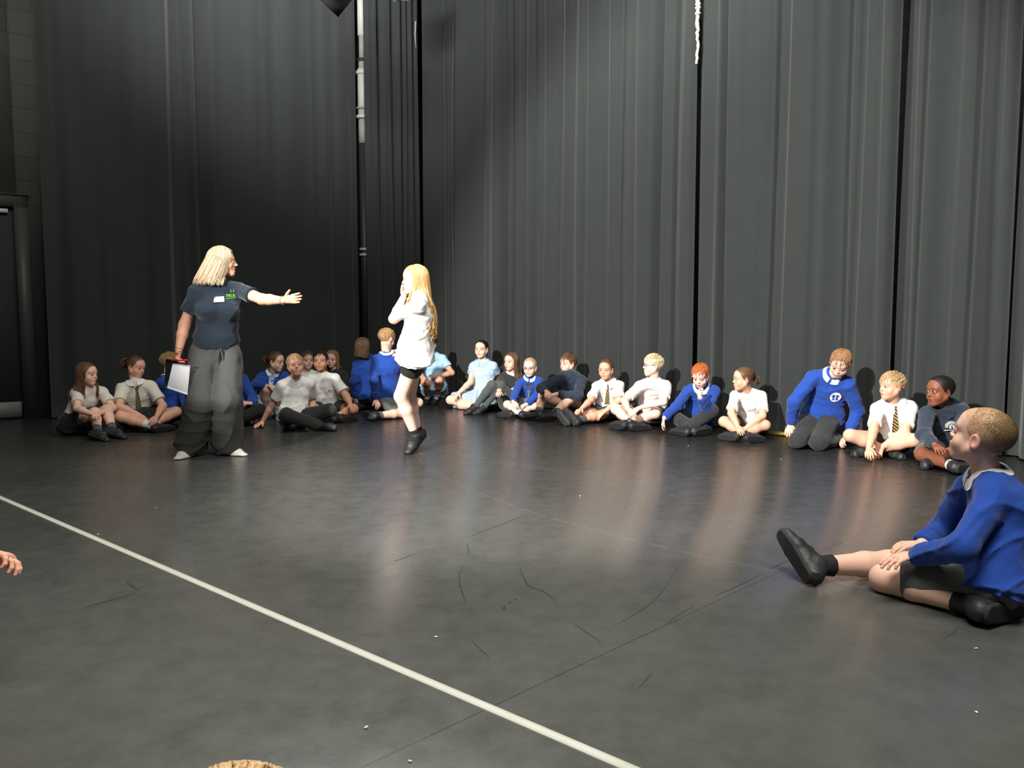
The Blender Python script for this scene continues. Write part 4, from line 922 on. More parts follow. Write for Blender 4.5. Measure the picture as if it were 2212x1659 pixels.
    if vneck:   # shirt showing in the open neck of a cardigan
        A = Acc(); rows = [(v*s, -wv_*s, wv_*s) for v, wv_ in vneck[1]]
        patch(A, TF, nb+fr*.02, side*1.0, up, -fr, rows, 7, gap=.004*s, thick=.003); add('shirt_front', A.mesh('shirt_front', gingham() if vneck[0] == 'gingham' else cloth(vneck[0]), origin=org), root)
    if tie:
        A = Acc(); o0 = nb+up*.004*s; rows = [(0, -.012, .012), (-.022, -.015, .015), (-.034, -.010, .010), (-.10, -.017, .017), (-.20, -.024, .024), (-.27*tie, -.028, .028), (-.30*tie, -.028, .028), (-.335*tie, -.003, .003)]
        patch(A, TF, o0, side, up, -fr, [(v*s, l*s, h*s) for v, l, h in rows], 5, thick=.004, gap=.006*s)
        add('tie', A.mesh('tie', striped('tie', (.014, .012, .010), (.42, .30, .08), 330), origin=org), root)
    if glasses:
        A = Acc()
        for e in (-1, 1):
            A.tube([hw((e*.031+.0215*math.cos(x), .0985-.004*abs(math.cos(x)), .002+.016*math.sin(x))) for x in np.linspace(0, 2*math.pi, 17)[:-1]], .0017, 5, closed=True)
            A.tube([hw((e*.052, .096, .006)), hw((e*.074, .06, .008)), hw((e*.080, -.005, .008)), hw((e*.080, -.02, -.002))], .0015, 5)
        A.tube([hw((-.010, .0985, .005)), hw((0, .101, .007)), hw((.010, .0985, .005))], .0016, 5)
        add('glasses', A.mesh('glasses', mat('frames_'+glasses, dict(black=(.01, .01, .012), bronze=(.06, .03, .02))[glasses], rough=.35), origin=org), root)
    if badge: badge(TF if kind != 'x' else T, root, org, nb, fr, side, up, s)
    ALL.append((root, K)); root['_'] = 0; del root['_']
    return root, K, T, TF, dict(fr=fr, side=side, up=up, nb=nb, org=org, hw=hw)
HAIRB = dict(yellow=s2l((220, 215, 130)), pink=(.5, .1, .2), dark=(.02, .02, .03))
def emblem(u0, v0, r, kind):
    def f(F, root, org, nb, fr, side, up, s):
        o = nb+side*u0*s+up*v0*s; r_ = r*s; A = Acc(); A2 = Acc()
        rt = side
        if kind == 'globe':
            patch(A, F, o, rt, up, -fr, disc_rows(r_, 13), 13, thick=.002, gap=.006)
            # blue continents and a cross-like figure on the white disc
            for du, dv, a, b in ((-.35, .15, .28, .42), (.3, .3, .30, .22), (.25, -.25, .2, .38), (-.3, -.45, .26, .16)):
                patch(A2, F, o+rt*du*r_+up*dv*r_, rt, up, -fr, disc_rows(a*r_, 7, b/a), 7, thick=.0015, gap=.0085)
        elif kind == 'ring':
            ths = np.linspace(-.9, 3.0, 20)
            for a, b in zip(ths[:-1], ths[1:]):
                patch(A, F, o, rt, up, -fr, [(r_*math.sin((a+b)/2)-.12*r_, r_*math.cos((a+b)/2)-.16*r_, r_*math.cos((a+b)/2)+.16*r_), (r_*math.sin((a+b)/2)+.12*r_, r_*math.cos((a+b)/2)-.16*r_, r_*math.cos((a+b)/2)+.16*r_)], 3, thick=.002, gap=.006)
            patch(A, F, o-rt*.1*r_, rt, up, -fr, disc_rows(r_*.42, 7, 1.2), 7, thick=.002, gap=.006)
        elif kind == 'arch':
            for rr in (1.0, .74):
                ths = np.linspace(-.25, math.pi+.25, 22)
                for a, b in zip(ths[:-1], ths[1:]):
                    m = (a+b)/2; patch(A, F, o, rt, up, -fr, [(rr*r_*math.sin(m)-.07*r_, rr*r_*math.cos(m)-.09*r_, rr*r_*math.cos(m)+.09*r_), (rr*r_*math.sin(m)+.07*r_, rr*r_*math.cos(m)-.09*r_, rr*r_*math.cos(m)+.09*r_)], 3, thick=.002, gap=.006)
            for du, dv, a, b in ((-.28, .05, .17, .32), (.28, .05, .17, .32), (0, .38, .16, .16), (-.3, -.32, .2, .12), (.3, -.32, .2, .12)): patch(A, F, o+rt*du*r_+up*dv*r_, rt, up, -fr, disc_rows(a*r_, 7, b/a), 7, thick=.002, gap=.006)
            patch(A, F, o-up*.72*r_, rt, up, -fr, [(-.07*r_, -1.35*r_, 1.2*r_), (.07*r_, -1.35*r_, 1.2*r_)], 14, thick=.002, gap=.006)
        elif kind == 'shield':
            patch(A, F, o, rt, up, -fr, [(-r_*1.1, -.15*r_, .15*r_), (-r_*.5, -.75*r_, .75*r_), (r_*.3, -.9*r_, .9*r_), (r_*.9, -.7*r_, .9*r_), (r_*1.2, -.2*r_, .5*r_)], 7, thick=.002, gap=.006)
        elif kind == 'small':
            patch(A, F, o, rt, up, -fr, disc_rows(r_*.7, 7, .8), 7, thick=.0012, gap=.003)
        m = cloth('thread') if kind == 'small' else cloth('blank')
        b = add('badge', A.mesh('badge', m, origin=org), root)
        if A2.V: add('badge_motif', A2.mesh('badge_motif', cloth('blue'), origin=org), b)
    return f
# ---------------------------------------------------------------- everybody in the room
GR = 'schoolchildren sitting along the curtains'
def hairk(**k): return k
# nearest boy, right foreground
person('nearest boy at the right, royal blue jumper, grey shorts, one leg stretched out',
    dict(pe=(2140, 1258, .0), nb=(2146, 1040, .02), hd=(2118, 946, .02), sa=(2142, 1075, -.13), sb=(2090, 1060, .14), ea=(2078, 1182, -.13), eb=(2036, 1145, .13), wa=(1972, 1200, -.02), wb=(1990, 1176, .12), fa=(1905, 1212, .02), fb=(1922, 1178, .14),
         ka=(1908, 1250, -.03), kb=(1915, 1226, .17), aa=(2110, 1300, .02), ab=(1772, 1203, .22), ta=(2170, 1310, .06), tb=(1712, 1150, .22)), 2.88, 1.07, look=(-109, 17, 0), front=-100, skin='fair', H=.228,
    hair=('shaved', 'sandy', hairk(scalp=0)), top=('long', 'blue'), bottom=('shorts', 'grey', .78), socks='sockblack', sockh=.22, sole='sole', collar='white', near=True, ground=('pe', 'ab:.055', 'aa:.045', 'ta:.035'), slouch=1.6, palmA='down', palmB='down', curlA=.3, curlB=.3)
# woman
def bust(T, TF, K, s, fr, side, up):
    for F in (T, TF):
        for e in (-1, 1): F.add(ell(K['nb']-up*.165*s+fr*.072*s+side*e*.062*s, np.stack([side, fr, up], 1), (.068*s, .052*s, .062*s)), .035)
        F.add(ellcone(K['pe']+up*.115*s, K['pe']+up*.055*s, side, .142*s, .118*s, .140*s, .118*s, cutb=True), .02)
if True:
    r, K, T, TF, d = person('woman in a navy t-shirt and patterned wide trousers standing and pointing',
        dict(pe=(466, 772, 0), nb=(474, 612, 0), hd=(482, 566, 0), sa=(419, 632, -.10), sb=(519, 626, .12), ea=(398, 703, -.10), eb=(567, 647, -.10), wa=(385, 763, -.16), wb=(613, 649, -.27), fa=(383, 792, -.18), fb=(655, 642, -.33),
             ka=(436, 868, -.03), kb=(489, 866, .03), aa=(411, 967, .0), ab=(491, 966, .03), ta=(380, 984, -.08), tb=(530, 974, -.02)), 6.2, 1.17, look=(82, 0, 0), front=32, skin='adult', H=.222,
        hair=('bob', 'ash', hairk(length=.225, messy=.14, vol=.065, n=280)), top=('tee', 'navytee', .60), bottom=('wide', 'dotted'), shoe='trainer', sole='solewhite', ground=('aa:.072', 'ab:.072', 'ta:.035', 'tb:.035'), w=1.06, slouch=.3, mouth=.012, palmB='cam', palmA='body', curlB=.12, curlA=.55, extra=bust,
        lens={'penb': .44, 'haka': .36, 'hbkb': .36, 'kaaa': .36, 'kbab': .36, 'nbhd': .155}, thumb=1.0)
    root = r; org = d['org']; fr, side, up, nb, s = d['fr'], d['side'], d['up'], d['nb'], 1.17
    A = Acc(); patch(A, TF, nb-up*.085*s+side*.010*s, side, up, -fr, [(-.020, -.038, .038), (.020, -.036, .036)], 6, thick=.002, gap=.006); add('name_sticker', A.mesh('name_sticker', cloth('blank'), origin=org), root)
    A = Acc()
    def word(txt, o, size, field, rt, upv, view, acc, bold=.012, lift=.006):
        c = bpy.data.curves.new('txt', 'FONT'); c.body = txt; c.size = size; c.offset = bold*size; c.align_x = 'CENTER'; c.resolution_u = 3; tmp = bpy.data.objects.new('txt', c); col.objects.link(tmp)
        bpy.context.view_layer.update(); me = bpy.data.meshes.new_from_object(tmp); bpy.data.objects.remove(tmp); bpy.data.curves.remove(c)
        v = np.array([x.co[:] for x in me.vertices]); P = trace(field, o+v[:, :1]*rt+v[:, 1:2]*upv-view*.16, view, gap=lift)
        Q = [list(p.vertices) for p in me.polygons]; Q = [q+[q[-1]] if len(q) == 3 else q for q in Q]; 
        F = []
        for q in Q: F.append([q[0], q[1], q[2], q[3]] if len(q) == 4 else q[:4])
        acc.append((P, [list(p.vertices) for p in me.polygons])); bpy.data.meshes.remove(me)
    wl_ = []; o1 = nb-up*.066*s+side*.082*s
    word('TRUE', o1-up*.012, .030, TF, side, up, -fr, wl_); P, polys = wl_[0]
    me = bpy.data.meshes.new('shirt_lettering'); me.from_pydata([tuple(p-org) for p in P], [], polys); me.materials.append(mat('lime_print', s2l((120, 205, 60)), rough=.7)); lt = add('shirt_lettering', me, root)
    A = Acc()
    patch(A, TF, o1-up*.022, side, up, -fr, [(-.002, -.036, .036), (.002, -.036, .036)], 6, thick=.001, gap=.006)
    M_lime = MATS['lime_print']; add('shirt_underline', A.mesh('shirt_underline', M_lime, origin=org), root)
    for a in (-.5, 0, .5):
        A = Acc(); patch(A, TF, o1+side*(.02+.03*a)+up*.036, side, up, -fr, [(-.012, -.002-.002, .002-.002), (.012, -.003+a*.02, .003+a*.02)], 3, thick=.001, gap=.006)
        add('shirt_print_ray', A.mesh('shirt_print_ray', M_lime, origin=org), root)
    def bracelet(w, e, m, dr=.0):
        ax = nrm(w-e); e1 = nrm(np.cross(ax, (.1, .3, 1))); e2 = np.cross(ax, e1); A = Acc(); c = w-ax*.012
        A.tube([c+(e1*math.cos(x)+e2*math.sin(x))*.031 for x in np.linspace(0, 2*math.pi, 20)[:-1]], .003, 6, closed=True); add('bracelet', A.mesh('bracelet', m, origin=org), root)
    M_gold = mat('bracelet_gold', (.55, .40, .2), rough=.35, metal=.6)
    bracelet(K['wb'], K['eb'], M_gold); bracelet(K['wa'], K['ea'], M_gold); bracelet(K['wa']+nrm(K['ea']-K['wa'])*.022, K['ea'], M_gold)
    # sash of the trousers
    A = Acc(); o = K['pe']+fr*.13*s+side*.02*s; A.tube([o+up*.06*s, o+fr*.012, o-up*.08*s+fr*.012+side*.008, o-up*.17*s+fr*.012+side*.012], [.018, .024, .022, .016], 8, flat=.3); A.tube([o+up*.06*s+side*.01, o+side*.035+fr*.01-up*.03, o-up*.10*s+fr*.012+side*.04, o-up*.22*s+fr*.012+side*.045], [.015, .02, .02, .014], 8, flat=.3)
    add('sash', A.mesh('sash', dotted(), origin=org), root)
    # what she carries: paper, folder, pen
    hnd = K['fa']; wv = K['wa']; tcam = nrm(CAM-hnd); rt_ = nrm(np.cross(np.array([0, 0, 1.]), tcam)) ; rt_ = rt_ if rt_[0] > 0 else -rt_
    def P2(px, py, dy): return atY(px, py, hnd[1]+dy)
    A = Acc(); TL, TR, BR, BL = P2(373, 785, -.035), P2(411, 789, .0), P2(405, 853, -.01), P2(361, 838, -.05)
    G = [[TL*(1-u)*(1-v)+TR*u*(1-v)+BR*u*v+BL*(1-u)*v+tcam*.022*math.sin(v*2.4)*math.sin(u*2.2+.4)-tcam*.012*v for u in np.linspace(0, 1, 9)] for v in np.linspace(0, 1, 12)]
    A.grid(G, .0009); ctr = (TL+BR)/2; o_ = add('paper', A.mesh('paper', mat('paper_white', s2l((232, 232, 236)), rough=.8), origin=ctr), label="white curved sheet of paper held in the standing woman's lowered hand", category='paper'); o_.location = ctr
    A = Acc(); TL, TR, BR, BL = P2(358, 776, .02), P2(398, 778, .045), P2(392, 842, .05), P2(355, 838, .02)
    G = [[TL*(1-u)*(1-v)+TR*u*(1-v)+BR*u*v+BL*(1-u)*v for u in np.linspace(0, 1, 4)] for v in np.linspace(0, 1, 5)]
    A.grid(G, .008); ctr = (TL+BR)/2; o_ = add('folder', A.mesh('folder', mat('folder_black', (.012, .012, .013), rough=.45), smooth=False, origin=ctr), label='black folder behind the white paper in the standing woman\'s hand', category='folder'); o_.location = ctr
    a_, b_ = P2(370, 778, -.03), P2(405, 778, -.045); t_ = thing('pen', "red pen held across the standing woman's lowered hand", 'pen', tuple(a_))
    A = Acc(); A.tube([a_, a_+(b_-a_)*.75], .0055, 10); part('barrel', A, mat('pen_red', s2l((200, 20, 40)), rough=.35), t_); A = Acc(); A.tube([a_+(b_-a_)*.72, b_], .0068, 10); part('pen_cap', A, MATS['pen_red'], t_)
# walking girl
person('walking girl with very long strawberry blonde hair, white t-shirt and black cycling shorts',
    dict(pe=(898, 768, 0), nb=(905, 648, 0), hd=(895, 605, 0), sa=(904, 660, -.12), sb=(902, 658, .12), ea=(851, 688, -.12), eb=(880, 714, .16), wa=(872, 640, -.06), wb=(862, 757, .16), fa=(880, 614, -.05), fb=(851, 783, .13),
         ka=(865, 850, -.07), kb=(884, 852, .08), aa=(898, 935, -.07), ab=(903, 930, .10), ta=(876, 968, -.12), tb=(874, 962, .06)), 6.17, 1.07, look=(-78, 0, 0), front=-80, skin='pale', H=.218,
    hair=('long', 'strawberry', hairk(length=.46, messy=2.2, n=360, vol=.02, azmin=66)), top=('tee', 'white', .62), bottom=('cycle', 'black', .44), socks='sockblack', sockh=.17, ground=('ta:.045', 'tb:.055', 'aa:.125', 'ab:.13'), slouch=.3, flare=.03, palmA='head', palmB='body', curlA=.7, curlB=.6, fat=.0, lens={'penb': .42}, w=.98, wl=1.02)
# ---- left group
person('girl with long brown hair, cream top and black skirt hugging her knees, leftmost',
    dict(pe=(163, 915, .05), nb=(192, 843, .0), hd=(189, 809, 0), sa=(169, 850, -.08), sb=(222, 846, .06), ea=(167, 882, -.14), eb=(244, 882, -.02), wa=(198, 895, -.27), wb=(218, 892, -.27), fa=(213, 899, -.33), fb=(202, 899, -.35),
         ka=(204, 892, -.28), kb=(229, 886, -.17), aa=(217, 932, -.40), ab=(250, 922, -.34), ta=(233, 947, -.52), tb=(268, 942, -.45)), 7.3, .95, look=(52, 0, 0), front=48, skin='fair', H=.205,
    hair=('long', 'brown', hairk(length=.24)), top=('tee', 'cream', .66), bottom=('skirt', 'black', .55), socks='sockgrey', sockh=.28, group=GR, ground=('pe', 'aa:.06', 'ab:.06', 'ta:.032', 'tb:.032'), palmA='down', palmB='down')
person('child in cream shirt and striped tie sitting cross-legged, second from the left',
    dict(pe=(301, 902, .05), nb=(293, 834, 0), hd=(293, 794, -.02), sa=(259, 840, -.08), sb=(331, 834, .06), ea=(257, 878, -.12), eb=(351, 876, 0), wa=(303, 898, -.3), wb=(338, 901, -.24), fa=(316, 915, -.36), fb=(327, 915, -.36),
         ka=(248, 897, -.22), kb=(380, 890, -.08), aa=(340, 924, -.34), ab=(318, 918, -.26), ta=(375, 925, -.3), tb=(296, 922, -.26)), 7.75, 1.0, look=(48, -8, 8), front=22, skin='warm', H=.212, w=1.08,
    hair=('tail', 'brown', hairk(length=.12)), top=('tee', 'cream', .72), bottom=('skirt', 'charcoal', .45), socks='sockwhite', sockh=.35, collar='white', tie=1.0, group=GR, mouth=.004)
person('child in a royal blue jumper mostly hidden behind the woman\'s papers',
    dict(pe=(372, 888, .0), nb=(362, 820, 0), hd=(368, 784, 0), sa=(348, 826, -.1), sb=(384, 822, .1), ea=(352, 862, -.1), eb=(398, 858, .05), wa=(378, 884, -.25), wb=(404, 884, -.2), fa=(401, 889, -.3), fb=(408, 893, -.25),
         ka=(396, 893, -.2), kb=(415, 888, 0), aa=(378, 912, -.2), ab=(400, 908, -.1), ta=(400, 916, -.2), tb=(380, 914, -.1)), 8.15, .98, look=(100, 0, 0), front=60, skin='fair', H=.208,
    hair=('short', 'sandy', {}), top=('long', 'blue'), bottom=('trousers', 'black'), collar='white', group=GR)
person('child in royal blue jumper and black trousers half hidden behind the woman\'s legs',
    dict(pe=(508, 890, .05), nb=(497, 815, 0), hd=(490, 778, 0), sa=(468, 824, 0), sb=(524, 820, 0), ea=(462, 860, -.05), eb=(547, 862, -.05), wa=(500, 874, -.25), wb=(541, 872, -.2), fa=(524, 880, -.32), fb=(519, 868, -.3),
         ka=(462, 890, -.15), kb=(568, 884, -.15), aa=(540, 912, -.28), ab=(490, 912, -.25), ta=(560, 916, -.3), tb=(468, 916, -.25)), 8.1, 1.0, look=(20, 0, 0), front=5, skin='fair', H=.208,
    hair=('short', 'brown', {}), top=('long', 'blue'), bottom=('trousers', 'black'), group=GR, curlA=.6, curlB=.6)
person('girl with a brown ponytail in a royal blue cardigan looking right, arms on her knees',
    dict(pe=(577, 868, .0), nb=(590, 808, 0), hd=(596, 782, 0), sa=(563, 816, -.06), sb=(615, 812, .05), ea=(550, 832, -.18), eb=(618, 838, -.1), wa=(577, 834, -.30), wb=(600, 838, -.3), fa=(594, 834, -.36), fb=(590, 838, -.38),
         ka=(578, 842, -.30), kb=(603, 842, -.26), aa=(574, 890, -.38), ab=(600, 890, -.34), ta=(574, 903, -.46), tb=(602, 903, -.46)), 8.7, .95, look=(55, -6, 0), front=20, skin='fair', H=.215,
    hair=('tail', 'brown', hairk(length=.11, tie='yellow', tail=(0, -.108, .045))), top=('long', 'blue', 0, 'cardigan'), bottom=('dress', 'skyblue', .5), socks='sockwhite', collar='white', vneck=('gingham', [(-.20, .008), (-.12, .026), (-.02, .036)]), group=GR)
person('blond boy in white polo shirt and black trousers leaning one hand on the floor',
    dict(pe=(633, 895, .08), nb=(640, 822, .0), hd=(638, 790, -.02), sa=(605, 832, -.02), sb=(674, 829, .0), ea=(590, 871, -.05), eb=(675, 864, .02), wa=(566, 908, -.08), wb=(676, 890, -.10), fa=(549, 921, -.18), fb=(675, 903, -.2),
         ka=(611, 893, -.24), kb=(716, 884, -.12), aa=(692, 920, -.34), ab=(648, 919, -.24), ta=(727, 922, -.38), tb=(624, 926, -.30)), 7.8, 1.0, look=(8, 8, -4), front=0, skin='warm', H=.213,
    hair=('short', 'blonde', hairk(fringe=.5, part=.5)), top=('tee', 'white', .70), bottom=('trousers', 'charcoal'), socks='sockblack', collar='white', group=GR, palmA='down', ground=('pe', 'aa:.048', 'ab:.048', 'fa:.012', 'wa:.05', 'tb:.035'), mouth=.008, curlA=.1, seed=71)
person('brown-haired child peeking out between the blond boy and the dark-haired boy',
    dict(pe=(660, 860, 0), nb=(660, 804, 0), hd=(664, 778, 0), sa=(640, 812, 0), sb=(682, 812, 0), ka=(630, 868, -.2), kb=(690, 868, -.2), aa=(675, 890, -.25), ab=(645, 890, -.25), ea=(636, 838, -.05), eb=(686, 838, -.05), wa=(652, 858, -.2), wb=(668, 858, -.2), fa=(660, 865, -.25), fb=(660, 866, -.25)), 9.35, .97, look=(15, 0, 0), front=0, skin='fair', H=.208,
    hair=('short', 'brown', {}), top=('tee', 'white'), bottom=('shorts', 'grey'), group=GR)
person('dark-haired boy in a tight white t-shirt and grey shorts sitting cross-legged, looking up',
    dict(pe=(706, 880, .05), nb=(694, 812, 0), hd=(692, 781, -.03), sa=(663, 822, 0), sb=(729, 820, 0), ea=(658, 858, -.03), eb=(748, 856, -.02), wa=(690, 878, -.2), wb=(757, 874, -.22), fa=(704, 884, -.26), fb=(765, 886, -.28),
         ka=(664, 884, -.2), kb=(762, 884, -.14), aa=(738, 902, -.3), ab=(722, 902, -.22), ta=(771, 902, -.32), tb=(700, 904, -.25)), 8.5, 1.02, look=(-8, 6, 0), front=5, skin='tan', H=.215, w=1.12, wl=1.08, fat=.016,
    hair=('short', 'black', hairk(messy=.5)), top=('tee', 'white', .72), bottom=('shorts', 'charcoal', .6), socks='sockblack', sockh=.2, collar=None, group=GR, badge=emblem(.05, -.13, .022, 'small'), mouth=.003)
person('girl with light brown hair in a dark grey top behind the dark-haired boy\'s shoulder',
    dict(pe=(722, 858, 0), nb=(722, 802, 0), hd=(717, 776, 0), sa=(704, 812, 0), sb=(742, 811, 0), ka=(700, 868, -.2), kb=(760, 868, -.2), aa=(740, 888, -.25), ab=(712, 888, -.25), ea=(700, 838, -.05), eb=(748, 840, -.05), wa=(712, 858, -.2), wb=(735, 860, -.2), fa=(720, 865, -.25), fb=(728, 866, -.25)), 9.75, .95, look=(-18, -4, 0), front=0, skin='fair', H=.208,
    hair=('long', 'lightbrown', hairk(length=.18, n=110)), top=('tee', 'charcoal', .9), bottom=('skirt', 'charcoal'), group=GR)
person('girl with brown hair in blue jumper turned away, leaning on one arm',
    dict(pe=(798, 848, .05), nb=(790, 776, 0), hd=(784, 750, .02), sa=(772, 788, -.08), sb=(812, 776, .10), ea=(765, 822, -.10), eb=(822, 815, .12), wa=(766, 858, -.10), wb=(830, 846, .15), fa=(772, 874, -.14), fb=(838, 862, .15),
         ka=(826, 868, .10), kb=(846, 866, .25), aa=(790, 876, -.12), ab=(800, 872, .06), ta=(776, 880, -.14), tb=(782, 878, .02)), 9.3, 1.0, look=(150, -5, 0), front=130, skin='fair', H=.212,
    hair=('long', 'brown', hairk(length=.15, n=150, messy=1.6)), top=('long', 'blue'), bottom=('trousers', 'black'), socks='sockblack', group=GR, ground=('aa:.048', 'ab:.048', 'ka', 'fa:.014', 'pe:.18'), palmA='down', curlA=.1)
person('boy in royal blue jumper and grey shorts kneeling, back turned, behind the walking girl',
    dict(pe=(832, 852, .05), nb=(835, 764, 0), hd=(836, 731, 0), sa=(813, 779, -.12), sb=(862, 770, .10), ea=(808, 825, -.14), eb=(872, 815, .12), wa=(812, 862, -.12), wb=(880, 855, .12), fa=(819, 884, -.12), fb=(890, 868, .15),
         ka=(866, 893, -.06), kb=(905, 870, .14), aa=(813, 893, -.12), ab=(846, 880, .15), ta=(797, 893, -.12), tb=(830, 885, .18)), 8.55, 1.03, look=(128, -12, 0), front=115, skin='fair', H=.215,
    hair=('short', 'sandy', hairk(scalp=.9)), top=('long', 'blue'), bottom=('shorts', 'grey', .85), socks='sockgrey', sockh=.2, collar='white', group=GR, ground=('aa:.05', 'ka', 'pe:.21', 'ab:.05', 'ta:.06'), palmA='down', curlA=.5)
# ---- corner and right row
person('girl in a light blue summer dress crouching in the corner behind the walking girl',
    dict(pe=(940, 834, .05), nb=(933, 766, 0), hd=(929, 745, 0), sa=(909, 778, 0), sb=(959, 774, 0), ea=(905, 806, -.12), eb=(977, 806, -.06), wa=(918, 822, -.28), wb=(946, 813, -.28), fa=(930, 828, -.34), fb=(926, 810, -.36),
         ka=(918, 826, -.32), kb=(948, 822, -.28), aa=(924, 858, -.22), ab=(944, 855, -.18), ta=(918, 866, -.36), tb=(936, 867, -.36)), 10.1, 1.02, look=(-18, -4, 0), front=-5, skin='tan', H=.212,
    hair=('tail', 'darkbrown', hairk(length=.12)), top=('tee', 'skyblue', .6), bottom=('dress', 'skyblue', .5), socks='sockwhite', sockh=.25, collar='skyblue', group=GR, ground=('aa:.07', 'ab:.07', 'ta:.035', 'tb:.035', 'pe:.16'))
person('girl with tied-back black hair in a blue gingham summer dress, legs folded to one side',
    dict(pe=(1043, 860, .05), nb=(1043, 781, 0), hd=(1040, 755, 0), sa=(1020, 792, 0), sb=(1068, 790, 0), ea=(1016, 825, -.04), eb=(1077, 820, .0), wa=(992, 848, -.14), wb=(1058, 845, -.12), fa=(978, 862, -.18), fb=(1038, 856, -.18),
         ka=(973, 864, -.10), kb=(992, 876, -.30), aa=(1022, 880, .0), ab=(1052, 884, -.25), ta=(1045, 880, .05), tb=(1075, 884, -.22)), 9.65, 1.05, look=(-22, 2, 0), front=-12, skin='fair', H=.218,
    hair=('tail', 'black', hairk(length=.14, tail=(0.02, -.105, .02))), top=('tee', 'gingham', .45), bottom=('dress', 'gingham', .88), socks='sockwhite', collar='skyblue', group=GR, slouch=.4)
person('girl with long wavy brown hair in grey tights and a grey pinafore with raised knees',
    dict(pe=(1104, 868, .1), nb=(1106, 808, .02), hd=(1104, 782, 0), sa=(1087, 816, -.02), sb=(1125, 815, .06), ea=(1082, 838, -.12), eb=(1122, 840, -.02), wa=(1078, 846, -.25), wb=(1094, 846, -.25), fa=(1075, 852, -.3), fb=(1084, 850, -.3),
         ka=(1068, 826, -.28), kb=(1084, 828, -.20), aa=(1026, 877, -.42), ab=(1046, 882, -.46), ta=(1004, 889, -.50), tb=(1024, 893, -.56)), 9.25, .97, look=(-38, 2, 0), front=-35, skin='fair', H=.208,
    hair=('long', 'brown', hairk(length=.25, messy=1.3)), top=('tee', 'charcoal', .8), bottom=('tights', 'greytights'), collar='white', sole='sole', group=GR, ground=('pe', 'aa:.07', 'ab:.07', 'ta:.03', 'tb:.03'))
person('small fair-haired girl with glasses in a royal blue cardigan, sitting cross-legged',
    dict(pe=(1142, 869, .05), nb=(1143, 820, 0), hd=(1145, 794, 0), sa=(1122, 828, 0), sb=(1166, 825, 0), ea=(1113, 850, -.05), eb=(1162, 852, -.04), wa=(1108, 868, -.18), wb=(1138, 873, -.22), fa=(1117, 880, -.26), fb=(1119, 882, -.28),
         ka=(1096, 874, -.2), kb=(1160, 876, -.15), aa=(1128, 893, -.3), ab=(1103, 892, -.3), ta=(1146, 894, -.3), tb=(1078, 890, -.32)), 8.8, .86, look=(-18, -6, 0), front=-10, skin='pale', H=.205,
    hair=('tail', 'blonde', hairk(length=.08)), top=('long', 'blue', 0, 'cardigan'), bottom=('skirt', 'grey', .6), socks='sockwhite', sockh=.3, collar='white', vneck=('grey', [(-.22, .006), (-.12, .022), (-.02, .034)]), glasses='black', group=GR)
person('boy with short brown hair in navy hooded top, hands clasped before his knees',
    dict(pe=(1245, 872, .1), nb=(1233, 814, .0), hd=(1227, 786, 0), sa=(1203, 822, -.04), sb=(1257, 822, .04), ea=(1168, 838, -.22), eb=(1254, 856, -.10), wa=(1180, 846, -.38), wb=(1200, 850, -.36), fa=(1184, 860, -.42), fb=(1176, 856, -.46),
         ka=(1172, 856, -.36), kb=(1232, 862, -.20), aa=(1162, 888, -.46), ab=(1194, 893, -.50), ta=(1138, 900, -.56), tb=(1162, 907, -.62)), 8.7, 1.02, look=(-50, 0, 0), front=-35, skin='fair', H=.218,
    hair=('short', 'brown', hairk(fringe=.6, part=-.5)), top=('hoodie', 'navy'), bottom=('shorts', 'black', .45), socks='sockgrey', sockh=.22, hood=True, group=GR, badge=emblem(.06, -.10, .028, 'shield'), ground=('pe', 'aa:.065', 'ab:.065', 'ta:.035', 'tb:.035'), curlA=.7, curlB=.7)
person('child with tied-back hair in white shirt and striped tie, shoe soles showing',
    dict(pe=(1312, 885, .1), nb=(1314, 828, .0), hd=(1309, 799, 0), sa=(1287, 836, 0), sb=(1341, 833, 0), ea=(1276, 864, -.08), eb=(1338, 864, -.06), wa=(1256, 883, -.2), wb=(1305, 890, -.26), fa=(1243, 890, -.28), fb=(1282, 908, -.38),
         ka=(1272, 893, -.22), kb=(1296, 897, -.26), aa=(1226, 910, -.42), ab=(1246, 908, -.42), ta=(1210, 885, -.46), tb=(1230, 886, -.46)), 8.35, .97, look=(-20, -4, 0), front=-12, skin='warm', H=.208,
    hair=('tail', 'brown', hairk(length=.10)), top=('tee', 'white', .75), bottom=('shorts', 'charcoal', .7), socks='sockgrey', sockh=.3, collar='white', tie=.85, group=GR, ground=('pe', 'aa:.055', 'ab:.055'), badge=emblem(-.055, -.10, .018, 'small'), lens={'haka': .33, 'hbkb': .33})
person('blond boy with glasses in a white t-shirt looking left, crossed bare shins',
    dict(pe=(1408, 890, .06), nb=(1412, 824, 0), hd=(1410, 790, 0), sa=(1379, 836, 0), sb=(1441, 834, 0), ea=(1349, 866, -.1), eb=(1436, 868, -.04), wa=(1357, 884, -.26), wb=(1384, 880, -.26), fa=(1370, 900, -.32), fb=(1362, 890, -.34),
         ka=(1330, 884, -.16), kb=(1417, 893, -.16), aa=(1368, 911, -.34), ab=(1352, 908, -.26), ta=(1396, 921, -.40), tb=(1326, 911, -.26)), 7.8, 1.03, look=(-72, 3, 0), front=-12, skin='pale', H=.218,
    hair=('short', 'platinum', hairk(fringe=.5)), top=('tee', 'white', .72), bottom=('shorts', 'charcoal', .5), socks='sockgrey', sockh=.22, glasses='bronze', group=GR, slouch=1.6)
